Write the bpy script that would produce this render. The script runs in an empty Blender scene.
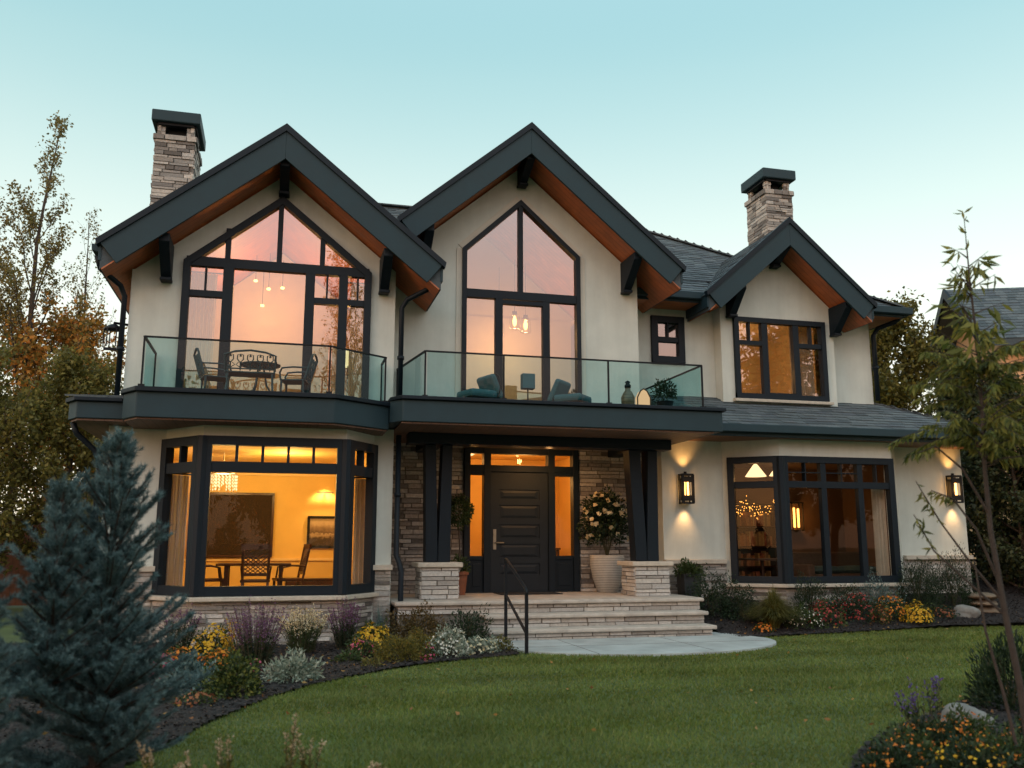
import bpy, bmesh, math, random
import numpy as np
from mathutils import Vector, Matrix
from mathutils.geometry import tessellate_polygon
random.seed(7); rng = np.random.default_rng(11)
R = math.radians
scn = bpy.context.scene
col = scn.collection

# ------------------------------------------------------------------ camera
cam = bpy.data.cameras.new('camera'); cam_o = bpy.data.objects.new('camera', cam); col.objects.link(cam_o)
YAW = R(14.4); PITCH = math.atan(161/900)
CAM = Vector((-4.13, -16.1, 1.4))
cam.lens = 900/1024*36; cam.sensor_width = 36; cam.clip_end = 3000; cam.clip_start = .05
cam_o.location = CAM; cam_o.rotation_euler = (R(90)+PITCH, 0, -YAW)
cam.dof.use_dof = True; cam.dof.focus_distance = 15; cam.dof.aperture_fstop = 1.8
scn.camera = cam_o

# ------------------------------------------------------------------ world, sun, exposure
SUN_AZ = Vector((-.88, -.47)); SUN_EL = R(13)
w = bpy.data.worlds.new('World'); scn.world = w; w.use_nodes = True
nt = w.node_tree; nt.nodes.clear()
def wn(t, **k):
    n = nt.nodes.new(t)
    for a, b in k.items(): setattr(n, a, b)
    return n
def ramp_node(tree, stops, interp='LINEAR'):
    n = tree.nodes.new('ShaderNodeValToRGB'); cr = n.color_ramp; cr.interpolation = interp
    while len(cr.elements) < len(stops): cr.elements.new(.5)
    for e, (p, c) in zip(cr.elements, stops): e.position = p; e.color = (*c, 1)
    return n
out = wn('ShaderNodeOutputWorld'); bg = wn('ShaderNodeBackground'); tc = wn('ShaderNodeTexCoord'); sep = wn('ShaderNodeSeparateXYZ')
nt.links.new(tc.outputs['Generated'], sep.inputs[0])
front = ramp_node(nt, [(0, (.80, .73, .61)), (.14, (.76, .75, .66)), (.30, (.585, .66, .60)), (.48, (.225, .42, .445)), (.60, (.26, .44, .48)), (1, (.50, .65, .68))], 'B_SPLINE')
back = ramp_node(nt, [(0, (.55, .32, .20)), (.10, (.70, .40, .27)), (.20, (.76, .46, .36)), (.32, (.72, .55, .52)), (.46, (.74, .80, .80)), (1, (.50, .66, .70))], 'B_SPLINE')
nt.links.new(sep.outputs[2], front.inputs[0]); nt.links.new(sep.outputs[2], back.inputs[0])
dot = wn('ShaderNodeVectorMath', operation='DOT_PRODUCT'); dot.inputs[1].default_value = (-.30, -.95, 0)
nt.links.new(tc.outputs['Generated'], dot.inputs[0])
mr = wn('ShaderNodeMapRange', interpolation_type='SMOOTHSTEP'); mr.inputs[1].default_value = -.2; mr.inputs[2].default_value = .75
nt.links.new(dot.outputs['Value'], mr.inputs[0])
bk = wn('ShaderNodeMixRGB', blend_type='MULTIPLY'); bk.inputs[0].default_value = 1; bk.inputs[2].default_value = (1.5, 1.5, 1.5, 1)
nt.links.new(back.outputs[0], bk.inputs[1])
mx = wn('ShaderNodeMixRGB'); nt.links.new(mr.outputs[0], mx.inputs[0]); nt.links.new(front.outputs[0], mx.inputs[1]); nt.links.new(bk.outputs[0], mx.inputs[2])
sky = wn('ShaderNodeTexSky', sky_type='NISHITA', sun_disc=False); sky.sun_elevation = R(3); sky.sun_rotation = math.atan2(SUN_AZ.x, SUN_AZ.y)
sk = wn('ShaderNodeMixRGB', blend_type='MULTIPLY'); sk.inputs[0].default_value = 1; sk.inputs[2].default_value = (.05, .05, .05, 1)
nt.links.new(sky.outputs[0], sk.inputs[1])
ad = wn('ShaderNodeMixRGB', blend_type='ADD'); ad.inputs[0].default_value = 1
nt.links.new(mx.outputs[0], ad.inputs[1]); nt.links.new(sk.outputs[0], ad.inputs[2])
nt.links.new(ad.outputs[0], bg.inputs[0]); bg.inputs[1].default_value = 1.0
nt.links.new(bg.outputs[0], out.inputs[0])
sl = bpy.data.lights.new('sun', 'SUN'); sl.energy = .22; sl.angle = R(14); sl.color = (1, .66, .42)
so = bpy.data.objects.new('sun', sl); col.objects.link(so)
sd = Vector((SUN_AZ.x*math.cos(SUN_EL), SUN_AZ.y*math.cos(SUN_EL), math.sin(SUN_EL)))
so.rotation_euler = (-sd).to_track_quat('-Z', 'Y').to_euler()
scn.view_settings.view_transform = 'Standard'; scn.view_settings.look = 'None'
scn.view_settings.exposure = .56; scn.view_settings.gamma = 1
scn.cycles.max_bounces = 8; scn.cycles.transparent_max_bounces = 24

# ------------------------------------------------------------------ materials
def M(name, base, rough=.6, var=.12, scale=6, bump=0, bscale=60, metal=0, island=None, spec=.5, trans=0, wave=None, streak=0):
    m = bpy.data.materials.new(name); m.use_nodes = True
    t = m.node_tree; L = t.links.new; p = t.nodes['Principled BSDF']
    p.inputs['Roughness'].default_value = rough; p.inputs['Metallic'].default_value = metal
    p.inputs['Specular IOR Level'].default_value = spec
    co = t.nodes.new('ShaderNodeTexCoord')
    nz = t.nodes.new('ShaderNodeTexNoise'); nz.inputs['Scale'].default_value = scale; nz.inputs['Detail'].default_value = 6; nz.inputs['Roughness'].default_value = .65
    L(co.outputs['Object'], nz.inputs[0])
    hs = t.nodes.new('ShaderNodeHueSaturation')
    mrr = t.nodes.new('ShaderNodeMapRange'); mrr.inputs[1].default_value = .3; mrr.inputs[2].default_value = .7
    mrr.inputs[3].default_value = 1-var; mrr.inputs[4].default_value = 1+var
    L(nz.outputs[0], mrr.inputs[0]); L(mrr.outputs[0], hs.inputs['Value'])
    if island:
        g = t.nodes.new('ShaderNodeNewGeometry')
        n = len(island)
        rp = ramp_node(t, [((i+.5)/n, c) for i, c in enumerate(island)])
        L(g.outputs['Random Per Island'], rp.inputs[0]); L(rp.outputs[0], hs.inputs['Color'])
    else: hs.inputs['Color'].default_value = (*base, 1)
    last = hs.outputs[0]
    if streak:                                   # rain streaks and trowel marks
        mp = t.nodes.new('ShaderNodeMapping'); mp.inputs['Scale'].default_value = (5, 5, .45); L(co.outputs['Object'], mp.inputs[0])
        n3 = t.nodes.new('ShaderNodeTexNoise'); n3.inputs['Scale'].default_value = 1; n3.inputs['Detail'].default_value = 8; n3.inputs['Roughness'].default_value = .7; L(mp.outputs[0], n3.inputs[0])
        r3 = t.nodes.new('ShaderNodeMapRange'); r3.inputs[1].default_value = .35; r3.inputs[2].default_value = .65; r3.inputs[3].default_value = 1-streak*1.5; r3.inputs[4].default_value = 1+streak*.5; L(n3.outputs[0], r3.inputs[0])
        h3 = t.nodes.new('ShaderNodeHueSaturation'); L(last, h3.inputs['Color']); L(r3.outputs[0], h3.inputs['Value']); last = h3.outputs[0]
    if wave:                                     # plank seams: (axis, period)
        sx = t.nodes.new('ShaderNodeSeparateXYZ'); L(co.outputs['Object'], sx.inputs[0])
        md = t.nodes.new('ShaderNodeMath'); md.operation = 'PINGPONG'; md.inputs[1].default_value = wave[1]/2
        L(sx.outputs[wave[0]], md.inputs[0])
        ls = t.nodes.new('ShaderNodeMath'); ls.operation = 'LESS_THAN'; ls.inputs[1].default_value = .004; L(md.outputs[0], ls.inputs[0])
        mm = t.nodes.new('ShaderNodeMixRGB'); mm.inputs[2].default_value = (*[c*.3 for c in base], 1)
        L(ls.outputs[0], mm.inputs[0]); L(last, mm.inputs[1]); last = mm.outputs[0]
    L(last, p.inputs['Base Color'])
    if bump:
        b2 = t.nodes.new('ShaderNodeTexNoise'); b2.inputs['Scale'].default_value = bscale; b2.inputs['Detail'].default_value = 4
        L(co.outputs['Object'], b2.inputs[0])
        bp = t.nodes.new('ShaderNodeBump'); bp.inputs['Strength'].default_value = bump; bp.inputs['Distance'].default_value = .01
        L(b2.outputs[0], bp.inputs['Height']); L(bp.outputs[0], p.inputs['Normal'])
        rr = t.nodes.new('ShaderNodeMapRange'); rr.inputs[3].default_value = max(0, rough-.1); rr.inputs[4].default_value = min(1, rough+.1)
        L(nz.outputs[0], rr.inputs[0]); L(rr.outputs[0], p.inputs['Roughness'])
    if trans:
        tr = t.nodes.new('ShaderNodeBsdfTranslucent'); L(last, tr.inputs[0])
        ms = t.nodes.new('ShaderNodeMixShader'); ms.inputs[0].default_value = trans
        L(p.outputs[0], ms.inputs[1]); L(tr.outputs[0], ms.inputs[2]); L(ms.outputs[0], t.nodes['Material Output'].inputs[0])
    return m
def glass(name, tint, base_refl, rough=0, wob=0):
    m = bpy.data.materials.new(name); m.use_nodes = True; t = m.node_tree; L = t.links.new
    t.nodes.remove(t.nodes['Principled BSDF'])
    tr = t.nodes.new('ShaderNodeBsdfTransparent'); tr.inputs[0].default_value = (*tint, 1)
    gl = t.nodes.new('ShaderNodeBsdfGlossy'); gl.inputs['Roughness'].default_value = rough
    lw = t.nodes.new('ShaderNodeLayerWeight'); fr = t.nodes.new('ShaderNodeMath'); fr.operation = 'POWER'; fr.inputs[1].default_value = 5; L(lw.outputs['Facing'], fr.inputs[0])
    ad = t.nodes.new('ShaderNodeMath'); ad.operation = 'MULTIPLY_ADD'; ad.use_clamp = True; ad.inputs[1].default_value = .9; ad.inputs[2].default_value = base_refl
    L(fr.outputs[0], ad.inputs[0])
    if wob:
        co = t.nodes.new('ShaderNodeTexCoord'); nz = t.nodes.new('ShaderNodeTexNoise'); nz.inputs['Scale'].default_value = 1.3
        L(co.outputs['Object'], nz.inputs[0])
        bp = t.nodes.new('ShaderNodeBump'); bp.inputs['Strength'].default_value = wob; bp.inputs['Distance'].default_value = .02
        L(nz.outputs[0], bp.inputs['Height']); L(bp.outputs[0], gl.inputs['Normal'])
    ms = t.nodes.new('ShaderNodeMixShader'); L(ad.outputs[0], ms.inputs[0]); L(tr.outputs[0], ms.inputs[1]); L(gl.outputs[0], ms.inputs[2])
    L(ms.outputs[0], t.nodes['Material Output'].inputs[0]); return m
def emit(name, c, s):
    m = bpy.data.materials.new(name); m.use_nodes = True; t = m.node_tree
    t.nodes.remove(t.nodes['Principled BSDF']); e = t.nodes.new('ShaderNodeEmission'); e.inputs[0].default_value = (*c, 1); e.inputs[1].default_value = s
    t.links.new(e.outputs[0], t.nodes['Material Output'].inputs[0]); return m
STUCCO = M('stucco', (.565, .595, .55), .9, .08, 1.6, .5, 140, streak=.045)
STUCCO_TRIM = M('stucco_trim', (.56, .54, .47), .9, .06, 2, .3, 140)
STONE = M('ledgestone', (.4,.35,.3), .85, .25, 22, .8, 70, island=[(0.111, 0.097, 0.087),(0.27, 0.242, 0.216),(0.442, 0.401, 0.361),(0.184, 0.176, 0.168),(0.54, 0.497, 0.446),(0.319, 0.285, 0.253),(0.135, 0.121, 0.114),(0.491, 0.461, 0.427)])
STONE_L = M('pale_ledgestone', (.45,.4,.35), .85, .2, 22, .7, 70, island=[(.26,.24,.22),(.40,.38,.35),(.50,.48,.45),(.34,.33,.32),(.45,.42,.38)])
MORTAR = M('mortar', (.13,.115,.10), .95, .2, 30, .4, 80)
CAPSTONE = M('cap_stone', (.46,.41,.34), .8, .18, 9, .5, 50)
TREAD = M('tread_sandstone', (.40,.36,.315), .8, .22, 6, .5, 40)
SLATE = M('fascia_paint', (.016,.037,.048), .6, .12, 3, .12, 50, spec=.3)
SLATE_D = M('frame_paint', (.004,.010,.017), .55, .12, 5, .05, 50, spec=.25)
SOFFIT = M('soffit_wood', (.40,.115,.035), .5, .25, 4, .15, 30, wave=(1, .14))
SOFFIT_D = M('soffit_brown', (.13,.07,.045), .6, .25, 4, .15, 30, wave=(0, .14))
SHINGLE = M('roof_shingle', (.08,.1,.11), .85, .25, 25, .6, 120, island=[(.05,.065,.075),(.085,.105,.115),(.11,.13,.14),(.07,.085,.1)])
ROOF = M('roof_felt', (.06,.075,.085), .9, .2, 12, .4, 60)
WOOD_D = M('dark_wood', (.055,.022,.011), .35, .3, 14, .1, 40)
IRON = M('cast_iron', (.014,.042,.054), .6, .2, 20, .2, 60)
BLACK = M('black_metal', (.008,.010,.013), .5, .1, 8, spec=.2)
BRASS = M('brushed_metal', (.4,.36,.3), .3, .1, 8, metal=1)
PAPER = M('dining_wall_paint', (.74,.50,.17), .85, .05, 2)
PLASTER = M('room_plaster', (.5,.40,.30), .85, .06, 2)
FLOORW = M('floor_boards', (.22,.11,.05), .4, .2, 5, .1, 30, wave=(0, .12))
CURTAIN = M('curtain_linen', (.62,.56,.46), .9, .08, 10, trans=.25)
CUSHION = M('teal_cushion', (.05,.11,.13), .9, .15, 20, .3, 200)
WIN_UP = glass('upper_window_glass', (.95,.93,.90), .31, 0, .11)
WIN_LO = glass('lower_window_glass', (.95,.94,.92), .025, 0, .05)
RAILG = glass('railing_glass', (.60,.83,.84), .018)
BULB = emit('warm_bulb', (1,.46,.11), 5)
BULB_S = emit('warm_filament', (1,.5,.12), 6)
SHADE = emit('lit_lamp_shade', (1,.66,.32), 1.3)
FIRE = emit('lit_bulb_string', (1,.40,.07), 4)

# ------------------------------------------------------------------ mesh helpers
class MB:
    def __init__(s): s.v = []; s.f = []
    def poly(s, pts): n = len(s.v); s.v += [tuple(p) for p in pts]; s.f.append(tuple(range(n, n+len(pts))))
    def hexa(s, p):
        n = len(s.v); s.v += [tuple(q) for q in p]
        s.f += [tuple(n+i for i in q) for q in ((0,3,2,1),(4,5,6,7),(0,1,5,4),(1,2,6,5),(2,3,7,6),(3,0,4,7))]
    def box(s, x0, x1, y0, y1, z0, z1): s.hexa([(x0,y0,z0),(x1,y0,z0),(x1,y1,z0),(x0,y1,z0),(x0,y0,z1),(x1,y0,z1),(x1,y1,z1),(x0,y1,z1)])
    def bar(s, a, b, w, h, up=(0,0,1)):
        a = Vector(a); b = Vector(b); d = (b-a).normalized(); u = Vector(up)
        sd = d.cross(u)
        if sd.length < 1e-4: sd = d.cross(Vector((1,0,0)))
        sd.normalize(); u = sd.cross(d); sd *= w/2; u *= h/2
        s.hexa([a-sd-u, a+sd-u, a+sd+u, a-sd+u, b-sd-u, b+sd-u, b+sd+u, b-sd+u])
    def tube(s, pts, r, n=6, cap=True):
        pts = [Vector(p) for p in pts]; k = len(pts); rr = r if isinstance(r, (list, tuple)) else [r]*k
        base = len(s.v); prev = None
        for i, p in enumerate(pts):
            d = (pts[min(i+1, k-1)]-pts[max(i-1, 0)]).normalized()
            if prev is None: prev = d.orthogonal().normalized()
            a = (prev-d*prev.dot(d))
            a = a.normalized() if a.length > 1e-5 else d.orthogonal().normalized()
            prev = a; b = d.cross(a)
            for j in range(n):
                t = 2*math.pi*j/n; s.v.append(tuple(p+(a*math.cos(t)+b*math.sin(t))*rr[i]))
        for i in range(k-1):
            for j in range(n):
                s.f.append((base+i*n+j, base+i*n+(j+1)%n, base+(i+1)*n+(j+1)%n, base+(i+1)*n+j))
        if cap:
            s.f.append(tuple(base+j for j in reversed(range(n)))); s.f.append(tuple(base+(k-1)*n+j for j in range(n)))
    def prism(s, poly, fa, fb):                     # fa / fb map a 2-D point to the two ends
        n = len(s.v); k = len(poly); s.v += [tuple(fa(*p)) for p in poly]+[tuple(fb(*p)) for p in poly]
        for i in range(k): s.f.append((n+i, n+(i+1)%k, n+k+(i+1)%k, n+k+i))
        for tri in tessellate_polygon([[Vector((p[0], p[1], 0)) for p in poly]]):
            s.f.append(tuple(n+i for i in tri)); s.f.append(tuple(n+k+i for i in reversed(tri)))
    def py(s, poly, y0, y1): s.prism(poly, lambda x, z: (x, y0, z), lambda x, z: (x, y1, z))
    def pz(s, poly, z0, z1): s.prism(poly, lambda x, y: (x, y, z0), lambda x, y: (x, y, z1))
    def lathe(s, prof, c=(0,0,0), n=20):
        b = len(s.v); k = len(prof)
        for r, z in prof:
            for j in range(n):
                t = 2*math.pi*j/n; s.v.append((c[0]+r*math.cos(t), c[1]+r*math.sin(t), c[2]+z))
        for i in range(k-1):
            for j in range(n): s.f.append((b+i*n+j, b+i*n+(j+1)%n, b+(i+1)*n+(j+1)%n, b+(i+1)*n+j))
        s.f.append(tuple(b+j for j in reversed(range(n)))); s.f.append(tuple(b+(k-1)*n+j for j in range(n)))
    def build(s, name, mat, parent=None, smooth=False, bevel=0, fixn=True):
        me = bpy.data.meshes.new(name); me.from_pydata(s.v, [], s.f); 
        if fixn:
            bm = bmesh.new(); bm.from_mesh(me); bmesh.ops.recalc_face_normals(bm, faces=bm.faces); bm.to_mesh(me); bm.free()
        me.materials.append(mat)
        if smooth: me.polygons.foreach_set('use_smooth', [True]*len(me.polygons))
        o = bpy.data.objects.new(name, me); col.objects.link(o)
        if parent: o.parent = parent
        if bevel:
            b = o.modifiers.new('bevel', 'BEVEL'); b.width = bevel; b.segments = 2; b.limit_method = 'ANGLE'
        return o
def split(mb, name, mat, parent, **k):            # one object per loose piece
    par = list(range(len(mb.v)))
    def find(i):
        while par[i] != i: par[i] = par[par[i]]; i = par[i]
        return i
    for f in mb.f:
        for a in f[1:]: par[find(a)] = find(f[0])
    gr_ = {}
    for f in mb.f: gr_.setdefault(find(f[0]), []).append(f)
    for fs in gr_.values():
        q = MB(); ix = {}
        for f in fs:
            for a in f:
                if a not in ix: ix[a] = len(q.v); q.v.append(mb.v[a])
            q.f.append(tuple(ix[a] for a in f))
        q.build(name, mat, parent, **k)
def npmesh(name, V, F, mat, parent=None):
    V = np.asarray(V, np.float32); F = np.asarray(F, np.int32); k = F.shape[1]
    me = bpy.data.meshes.new(name); me.vertices.add(len(V)); me.vertices.foreach_set('co', V.ravel())
    me.loops.add(F.size); me.loops.foreach_set('vertex_index', F.ravel())
    me.polygons.add(len(F)); me.polygons.foreach_set('loop_start', np.arange(len(F), dtype=np.int32)*k)
    try: me.polygons.foreach_set('loop_total', np.full(len(F), k, np.int32))
    except Exception: pass
    me.update(calc_edges=True); me.validate(); me.materials.append(mat)
    o = bpy.data.objects.new(name, me); col.objects.link(o)
    if parent: o.parent = parent
    return o
def tag(o, label=None, cat=None, group=None, kind=None):
    for k, v in (('label', label), ('category', cat), ('group', group), ('kind', kind)):
        if v: o[k] = v
    return o
def thing(name, label, cat, loc=(0,0,0), rz=0, group=None):
    o = bpy.data.objects.new(name, None); o.empty_display_size = .2; col.objects.link(o); o.location = loc; o.rotation_euler.z = rz
    return tag(o, label, cat, group)
def copy_tree(o, parent=None):
    c = o.copy(); col.objects.link(c)
    if parent: c.parent = parent
    for ch in list(o.children): copy_tree(ch, c)
    return c
def lamp(name, kind, loc, power, color=(1,.56,.22), size=.08, parent=None, aim=None, cone=70, blend=.6):
    l = bpy.data.lights.new(name, kind); l.energy = power; l.color = color; l.shadow_soft_size = size
    o = bpy.data.objects.new(name, l); col.objects.link(o); o.location = loc
    if kind == 'SPOT': l.spot_size = R(cone); l.spot_blend = blend; o.rotation_euler = Vector(aim).to_track_quat('-Z', 'Y').to_euler()
    if parent: o.parent = parent
    return o
def frame_of(p0, p1):                                # vertical plane through p0 -> p1, outward normal on the right-hand camera side
    p0 = Vector((*p0, 0)); p1 = Vector((*p1, 0)); U = (p1-p0).normalized(); N = Vector((U.y, -U.x, 0)); 
    return (lambda u, z, d=0: p0+U*u+N*d+Vector((0,0,z))), (p1-p0).length
FX = lambda Y: (lambda u, z, d=0: Vector((u, Y-d, z)))  # facade plane at Y, u = X
def wall_mb(mb, T, outer, holes=(), th=.2):
    loops = [[Vector((u, z, 0)) for u, z in outer]]+[[Vector((u, z, 0)) for u, z in h] for h in holes]
    flat = [p for l in loops for p in l]; n = len(mb.v)
    mb.v += [tuple(T(p.x, p.y, 0)) for p in flat]+[tuple(T(p.x, p.y, -th)) for p in flat]; k = len(flat)
    for tri in tessellate_polygon(loops):
        mb.f.append(tuple(n+i for i in tri)); mb.f.append(tuple(n+k+i for i in reversed(tri)))
    b = n
    for l in loops:
        m = len(l)
        for i in range(m): mb.f.append((b+i, b+(i+1)%m, b+k+(i+1)%m, b+k+i))
        b += m
def rect(u0, u1, z0, z1): return [(u0,z0),(u1,z0),(u1,z1),(u0,z1)]
def seg(mb, T, a, b, wd, d0, d1):
    a = Vector(a); b = Vector(b); d = (b-a).normalized(); n = Vector((-d.y, d.x))*wd/2
    q = [a-n, b-n, b+n, a+n]
    mb.hexa([T(p.x, p.y, d0) for p in q]+[T(p.x, p.y, d1) for p in q])
def window(parent, T, outline, bars, fw=.09, dp=.07, glassm=WIN_LO, back=-.06, sill=None, label=None):
    mb = MB(); k = len(outline); c = Vector((sum(p[0] for p in outline)/k, sum(p[1] for p in outline)/k))
    for i in range(k):
        a = Vector(outline[i]); b = Vector(outline[(i+1)%k]); d = (b-a).normalized(); nn = Vector((-d.y, d.x))
        if nn.dot(c-a) < 0: nn = -nn
        a2 = a+nn*fw/2; b2 = b+nn*fw/2
        seg(mb, T, a2, b2, fw, back, dp-.0+.0017*i)
    for j, (a, b, wd) in enumerate(bars): seg(mb, T, a, b, wd, back+.004, dp-.012-.0013*j)
    o = mb.build('window', SLATE_D, parent)
    if label: o['label'] = label
    pb = MB(); pb.prism(outline, lambda u, z: T(u, z, -.012), lambda u, z: T(u, z, -.004)); pb.f = [f for f in pb.f if len(f) == 3][1::2]
    pb.build('pane', glassm, o, fixn=False)
    if sill:
        s_ = MB(); s_.hexa([T(sill[0], sill[2]-.07, -.02), T(sill[1], sill[2]-.07, -.02), T(sill[1], sill[2]-.07, .13), T(sill[0], sill[2]-.07, .13),
                            T(sill[0], sill[2], -.02), T(sill[1], sill[2], -.02), T(sill[1], sill[2]-.012, .13), T(sill[0], sill[2]-.012, .13)])
        s_.build('sill', CAPSTONE, o, bevel=.008)
    return o
def stones(mb, T, u0, u1, z0, z1, holes=(), hmin=.045, hmax=.095, lmin=.14, lmax=.48, dep=(.012,.05), cut=None):
    z = z0
    while z < z1-.015:
        h = min(random.uniform(hmin, hmax), z1-z)
        if z1-z-h < .025: h = z1-z
        ivs = [(u0, u1)]
        if cut: ivs = [cut(z+h/2)]
        for a0, a1, b0, b1 in holes:
            if z+h*.8 > b0 and z+h*.2 < b1:
                nv = []
                for p, q in ivs:
                    if p < a0: nv.append((p, min(q, a0)))
                    if q > a1: nv.append((max(p, a1), q))
                ivs = [i for i in nv if i[1]-i[0] > .02]
        for p, q in ivs:
            u = p
            while u < q-.005:
                l = random.uniform(lmin, lmax)
                if q-u-l < .08: l = q-u
                d = random.uniform(*dep); g = .0035; j = lambda: random.uniform(-.006, .006)
                e = random.uniform(.002, .008)
                mb.hexa([T(u+g, z+g, -.02), T(u+l-g, z+g, -.02), T(u+l-g, z+h-g, -.02), T(u+g, z+h-g, -.02),
                         T(u+g+e, z+g+e*.6, d+j()), T(u+l-g-e, z+g+e*.6, d+j()), T(u+l-g-e, z+h-g-e*.6, d+j()), T(u+g+e, z+h-g-e*.6, d+j())])
                u += l
        z += h
def shingles(mb, O, U, V, L, span, exp=.17, wmin=.2, wmax=.36):
    O = Vector(O); U = Vector(U).normalized(); V = Vector(V).normalized(); N = U.cross(V)
    if N.z < 0: N = -N
    v = 0
    while v < L:
        a, b = span(v); u = a-random.random()*.2
        while u < b:
            l = random.uniform(wmin, wmax); p = max(a, u); q = min(b, u+l)
            if q-p > .02:
                vl = v+random.uniform(-.012, .012); ve = min(v+exp+.06, L); t = random.uniform(.018, .03)
                P = lambda uu, vv, nn: O+U*uu+V*vv+N*nn
                mb.hexa([P(p+.003, vl, 0), P(q-.003, vl, 0), P(q-.003, ve, 0), P(p+.003, ve, 0), P(p+.003, vl, t), P(q-.003, vl, t), P(q-.003, ve, .006), P(p+.003, ve, .006)])
            u += l
        v += exp

# ------------------------------------------------------------------ setting: ground, beds, walk
def inpoly(P, poly):
    x, y = P[:,0], P[:,1]; r = np.zeros(len(P), bool); n = len(poly)
    for i in range(n):
        x0, y0 = poly[i]; x1, y1 = poly[(i+1)%n]
        if y0 == y1: continue
        c = ((y0 > y) != (y1 > y)) & (x < (x1-x0)*(y-y0)/(y1-y0)+x0); r ^= c
    return r
def spline(pts, n=8):
    o = []; P = [np.array(p, float) for p in pts]
    for i in range(len(P)-1):
        p0 = P[max(i-1,0)]; p1 = P[i]; p2 = P[i+1]; p3 = P[min(i+2, len(P)-1)]
        for k in range(n):
            t = k/n; o.append(tuple(.5*((2*p1)+(-p0+p2)*t+(2*p0-5*p1+4*p2-p3)*t*t+(-p0+3*p1-3*p2+p3)*t**3)))
    return o+[tuple(P[-1])]
LBED = spline([(-5.6,-10.9),(-5.0,-9.6),(-4.81,-8.96),(-4.45,-7.86),(-3.85,-6.65),(-2.95,-5.57),(-2.03,-4.91),(-1.02,-4.52)])+[(-1.0,-2.2),(-2.2,-1.5),(-6.6,-1.5),(-10,-1.5),(-10,-10.9)]
RBED = spline([(2.7,-3.35),(3.69,-3.12),(4.9,-2.9),(6.64,-2.66),(8.24,-2.6),(10.5,-2.5),(15,-1.9)])+[(15,.5),(9.3,.5),(9.3,-.5),(2.6,-.5)]
FBED = spline([(-.85,-12.5),(-.72,-11.3),(-.50,-10.72),(.23,-10.01),(1.19,-9.36),(2.43,-8.58),(3.55,-7.87),(6,-6.8)])+[(6,-12.5)]
def mound(x, y): return np.maximum(0, .2*(y+2.8))*(x > 2.4)
WALKC = (.92,-3.55); WALKR = (2.1, 1.47)
LAWN = M('lawn_green', (.060,.088,.024), .9, .35, 1.2, .6, 90)
gm = MB(); gm.box(-400, 400, -300, 700, -.3, 0); tag(gm.build('lawn', LAWN), 'mown green lawn in front of the house', kind='structure')
MULCH = M('mulch_soil', (.014,.010,.010), .95, .5, 30, 1, 70)
CHIP = M('mulch_chip', (.03,.02,.02), .9, .2, 30, island=[(.008,.006,.006),(.020,.014,.013),(.038,.026,.023),(.014,.010,.010),(.055,.038,.032)])
def bed(name, poly, label, step=.045, nchip=0):
    a = np.array(poly); x0, y0 = a.min(0); x1, y1 = a.max(0)
    xs = np.arange(x0, x1, step); ys = np.arange(y0, y1, step); X, Y = np.meshgrid(xs, ys, indexing='ij')
    Z = .016+mound(X, Y)+rng.random(X.shape)*.018
    V = np.stack([X, Y, Z], -1).reshape(-1, 3); ny = len(ys)
    i, j = np.meshgrid(np.arange(len(xs)-1), np.arange(ny-1), indexing='ij'); q = (i*ny+j).ravel()
    C = V[q][:, :2]+step/2; ok = inpoly(C, poly); q = q[ok]
    F = np.stack([q, q+ny, q+ny+1, q+1], -1); used = np.unique(F); rm = np.zeros(len(V), int); rm[used] = np.arange(len(used))
    tag(npmesh(name, V[used], rm[F], MULCH), label, kind='structure')
    if nchip:
        P = np.stack([rng.uniform(x0, x1, nchip*3), rng.uniform(y0, y1, nchip*3)], -1); P = P[inpoly(P, poly)][:nchip]
        n = len(P); a_ = rng.uniform(0, 6.28, n); l = rng.uniform(.007, .024, n); wd = rng.uniform(.004, .008, n)
        c = np.stack([P[:,0], P[:,1], mound(P[:,0], P[:,1])+rng.uniform(.03, .045, n)], -1)
        u = np.stack([np.cos(a_), np.sin(a_), rng.uniform(-.5,.5,n)], -1)*l[:,None]; v = np.stack([-np.sin(a_), np.cos(a_), rng.uniform(-.5,.5,n)], -1)*wd[:,None]
        VV = np.stack([c-u-v, c+u-v, c+u+v, c-u+v], 1).reshape(-1, 3)
        tag(npmesh('mulch_chips', VV, np.arange(4*n).reshape(-1, 4), CHIP), 'dark bark chips covering the '+label.split(' under')[0], 'mulch', kind='stuff')
bed('mulch_bed', LBED, 'dark mulch bed under the bay window flowers', nchip=60000)
bed('mulch_bed', RBED, 'dark mulch bed under the shrubs right of the steps', nchip=30000)
bed('mulch_bed', FBED, 'dark mulch bed under the orange flowers in front', nchip=20000)
CONC = M('walk_concrete', (.35,.375,.37), .8, .24, 1.8, .3, 90)
wk = MB(); wk.pz([(WALKC[0]+WALKR[0]*math.cos(t), WALKC[1]+WALKR[1]*math.sin(t)) for t in np.linspace(math.pi, 2*math.pi, 40)]+[(2.75,-2.6),(2.4,-2.3),(-1.18,-2.2)], -.05, .035)
tag(wk.build('path', CONC, bevel=.01), 'rounded pale concrete landing at the foot of the steps', kind='structure')
jm = MB()
for x in (-.1, 1.5): jm.box(x, x+.012, -4.85, -3.08, .03, .0365)
jm.box(-1.0, 2.85, -3.9, -3.888, .03, .0368)
tag(jm.build('path_joint', MORTAR), 'thin dark joints cut in the concrete landing', kind='structure')
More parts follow.
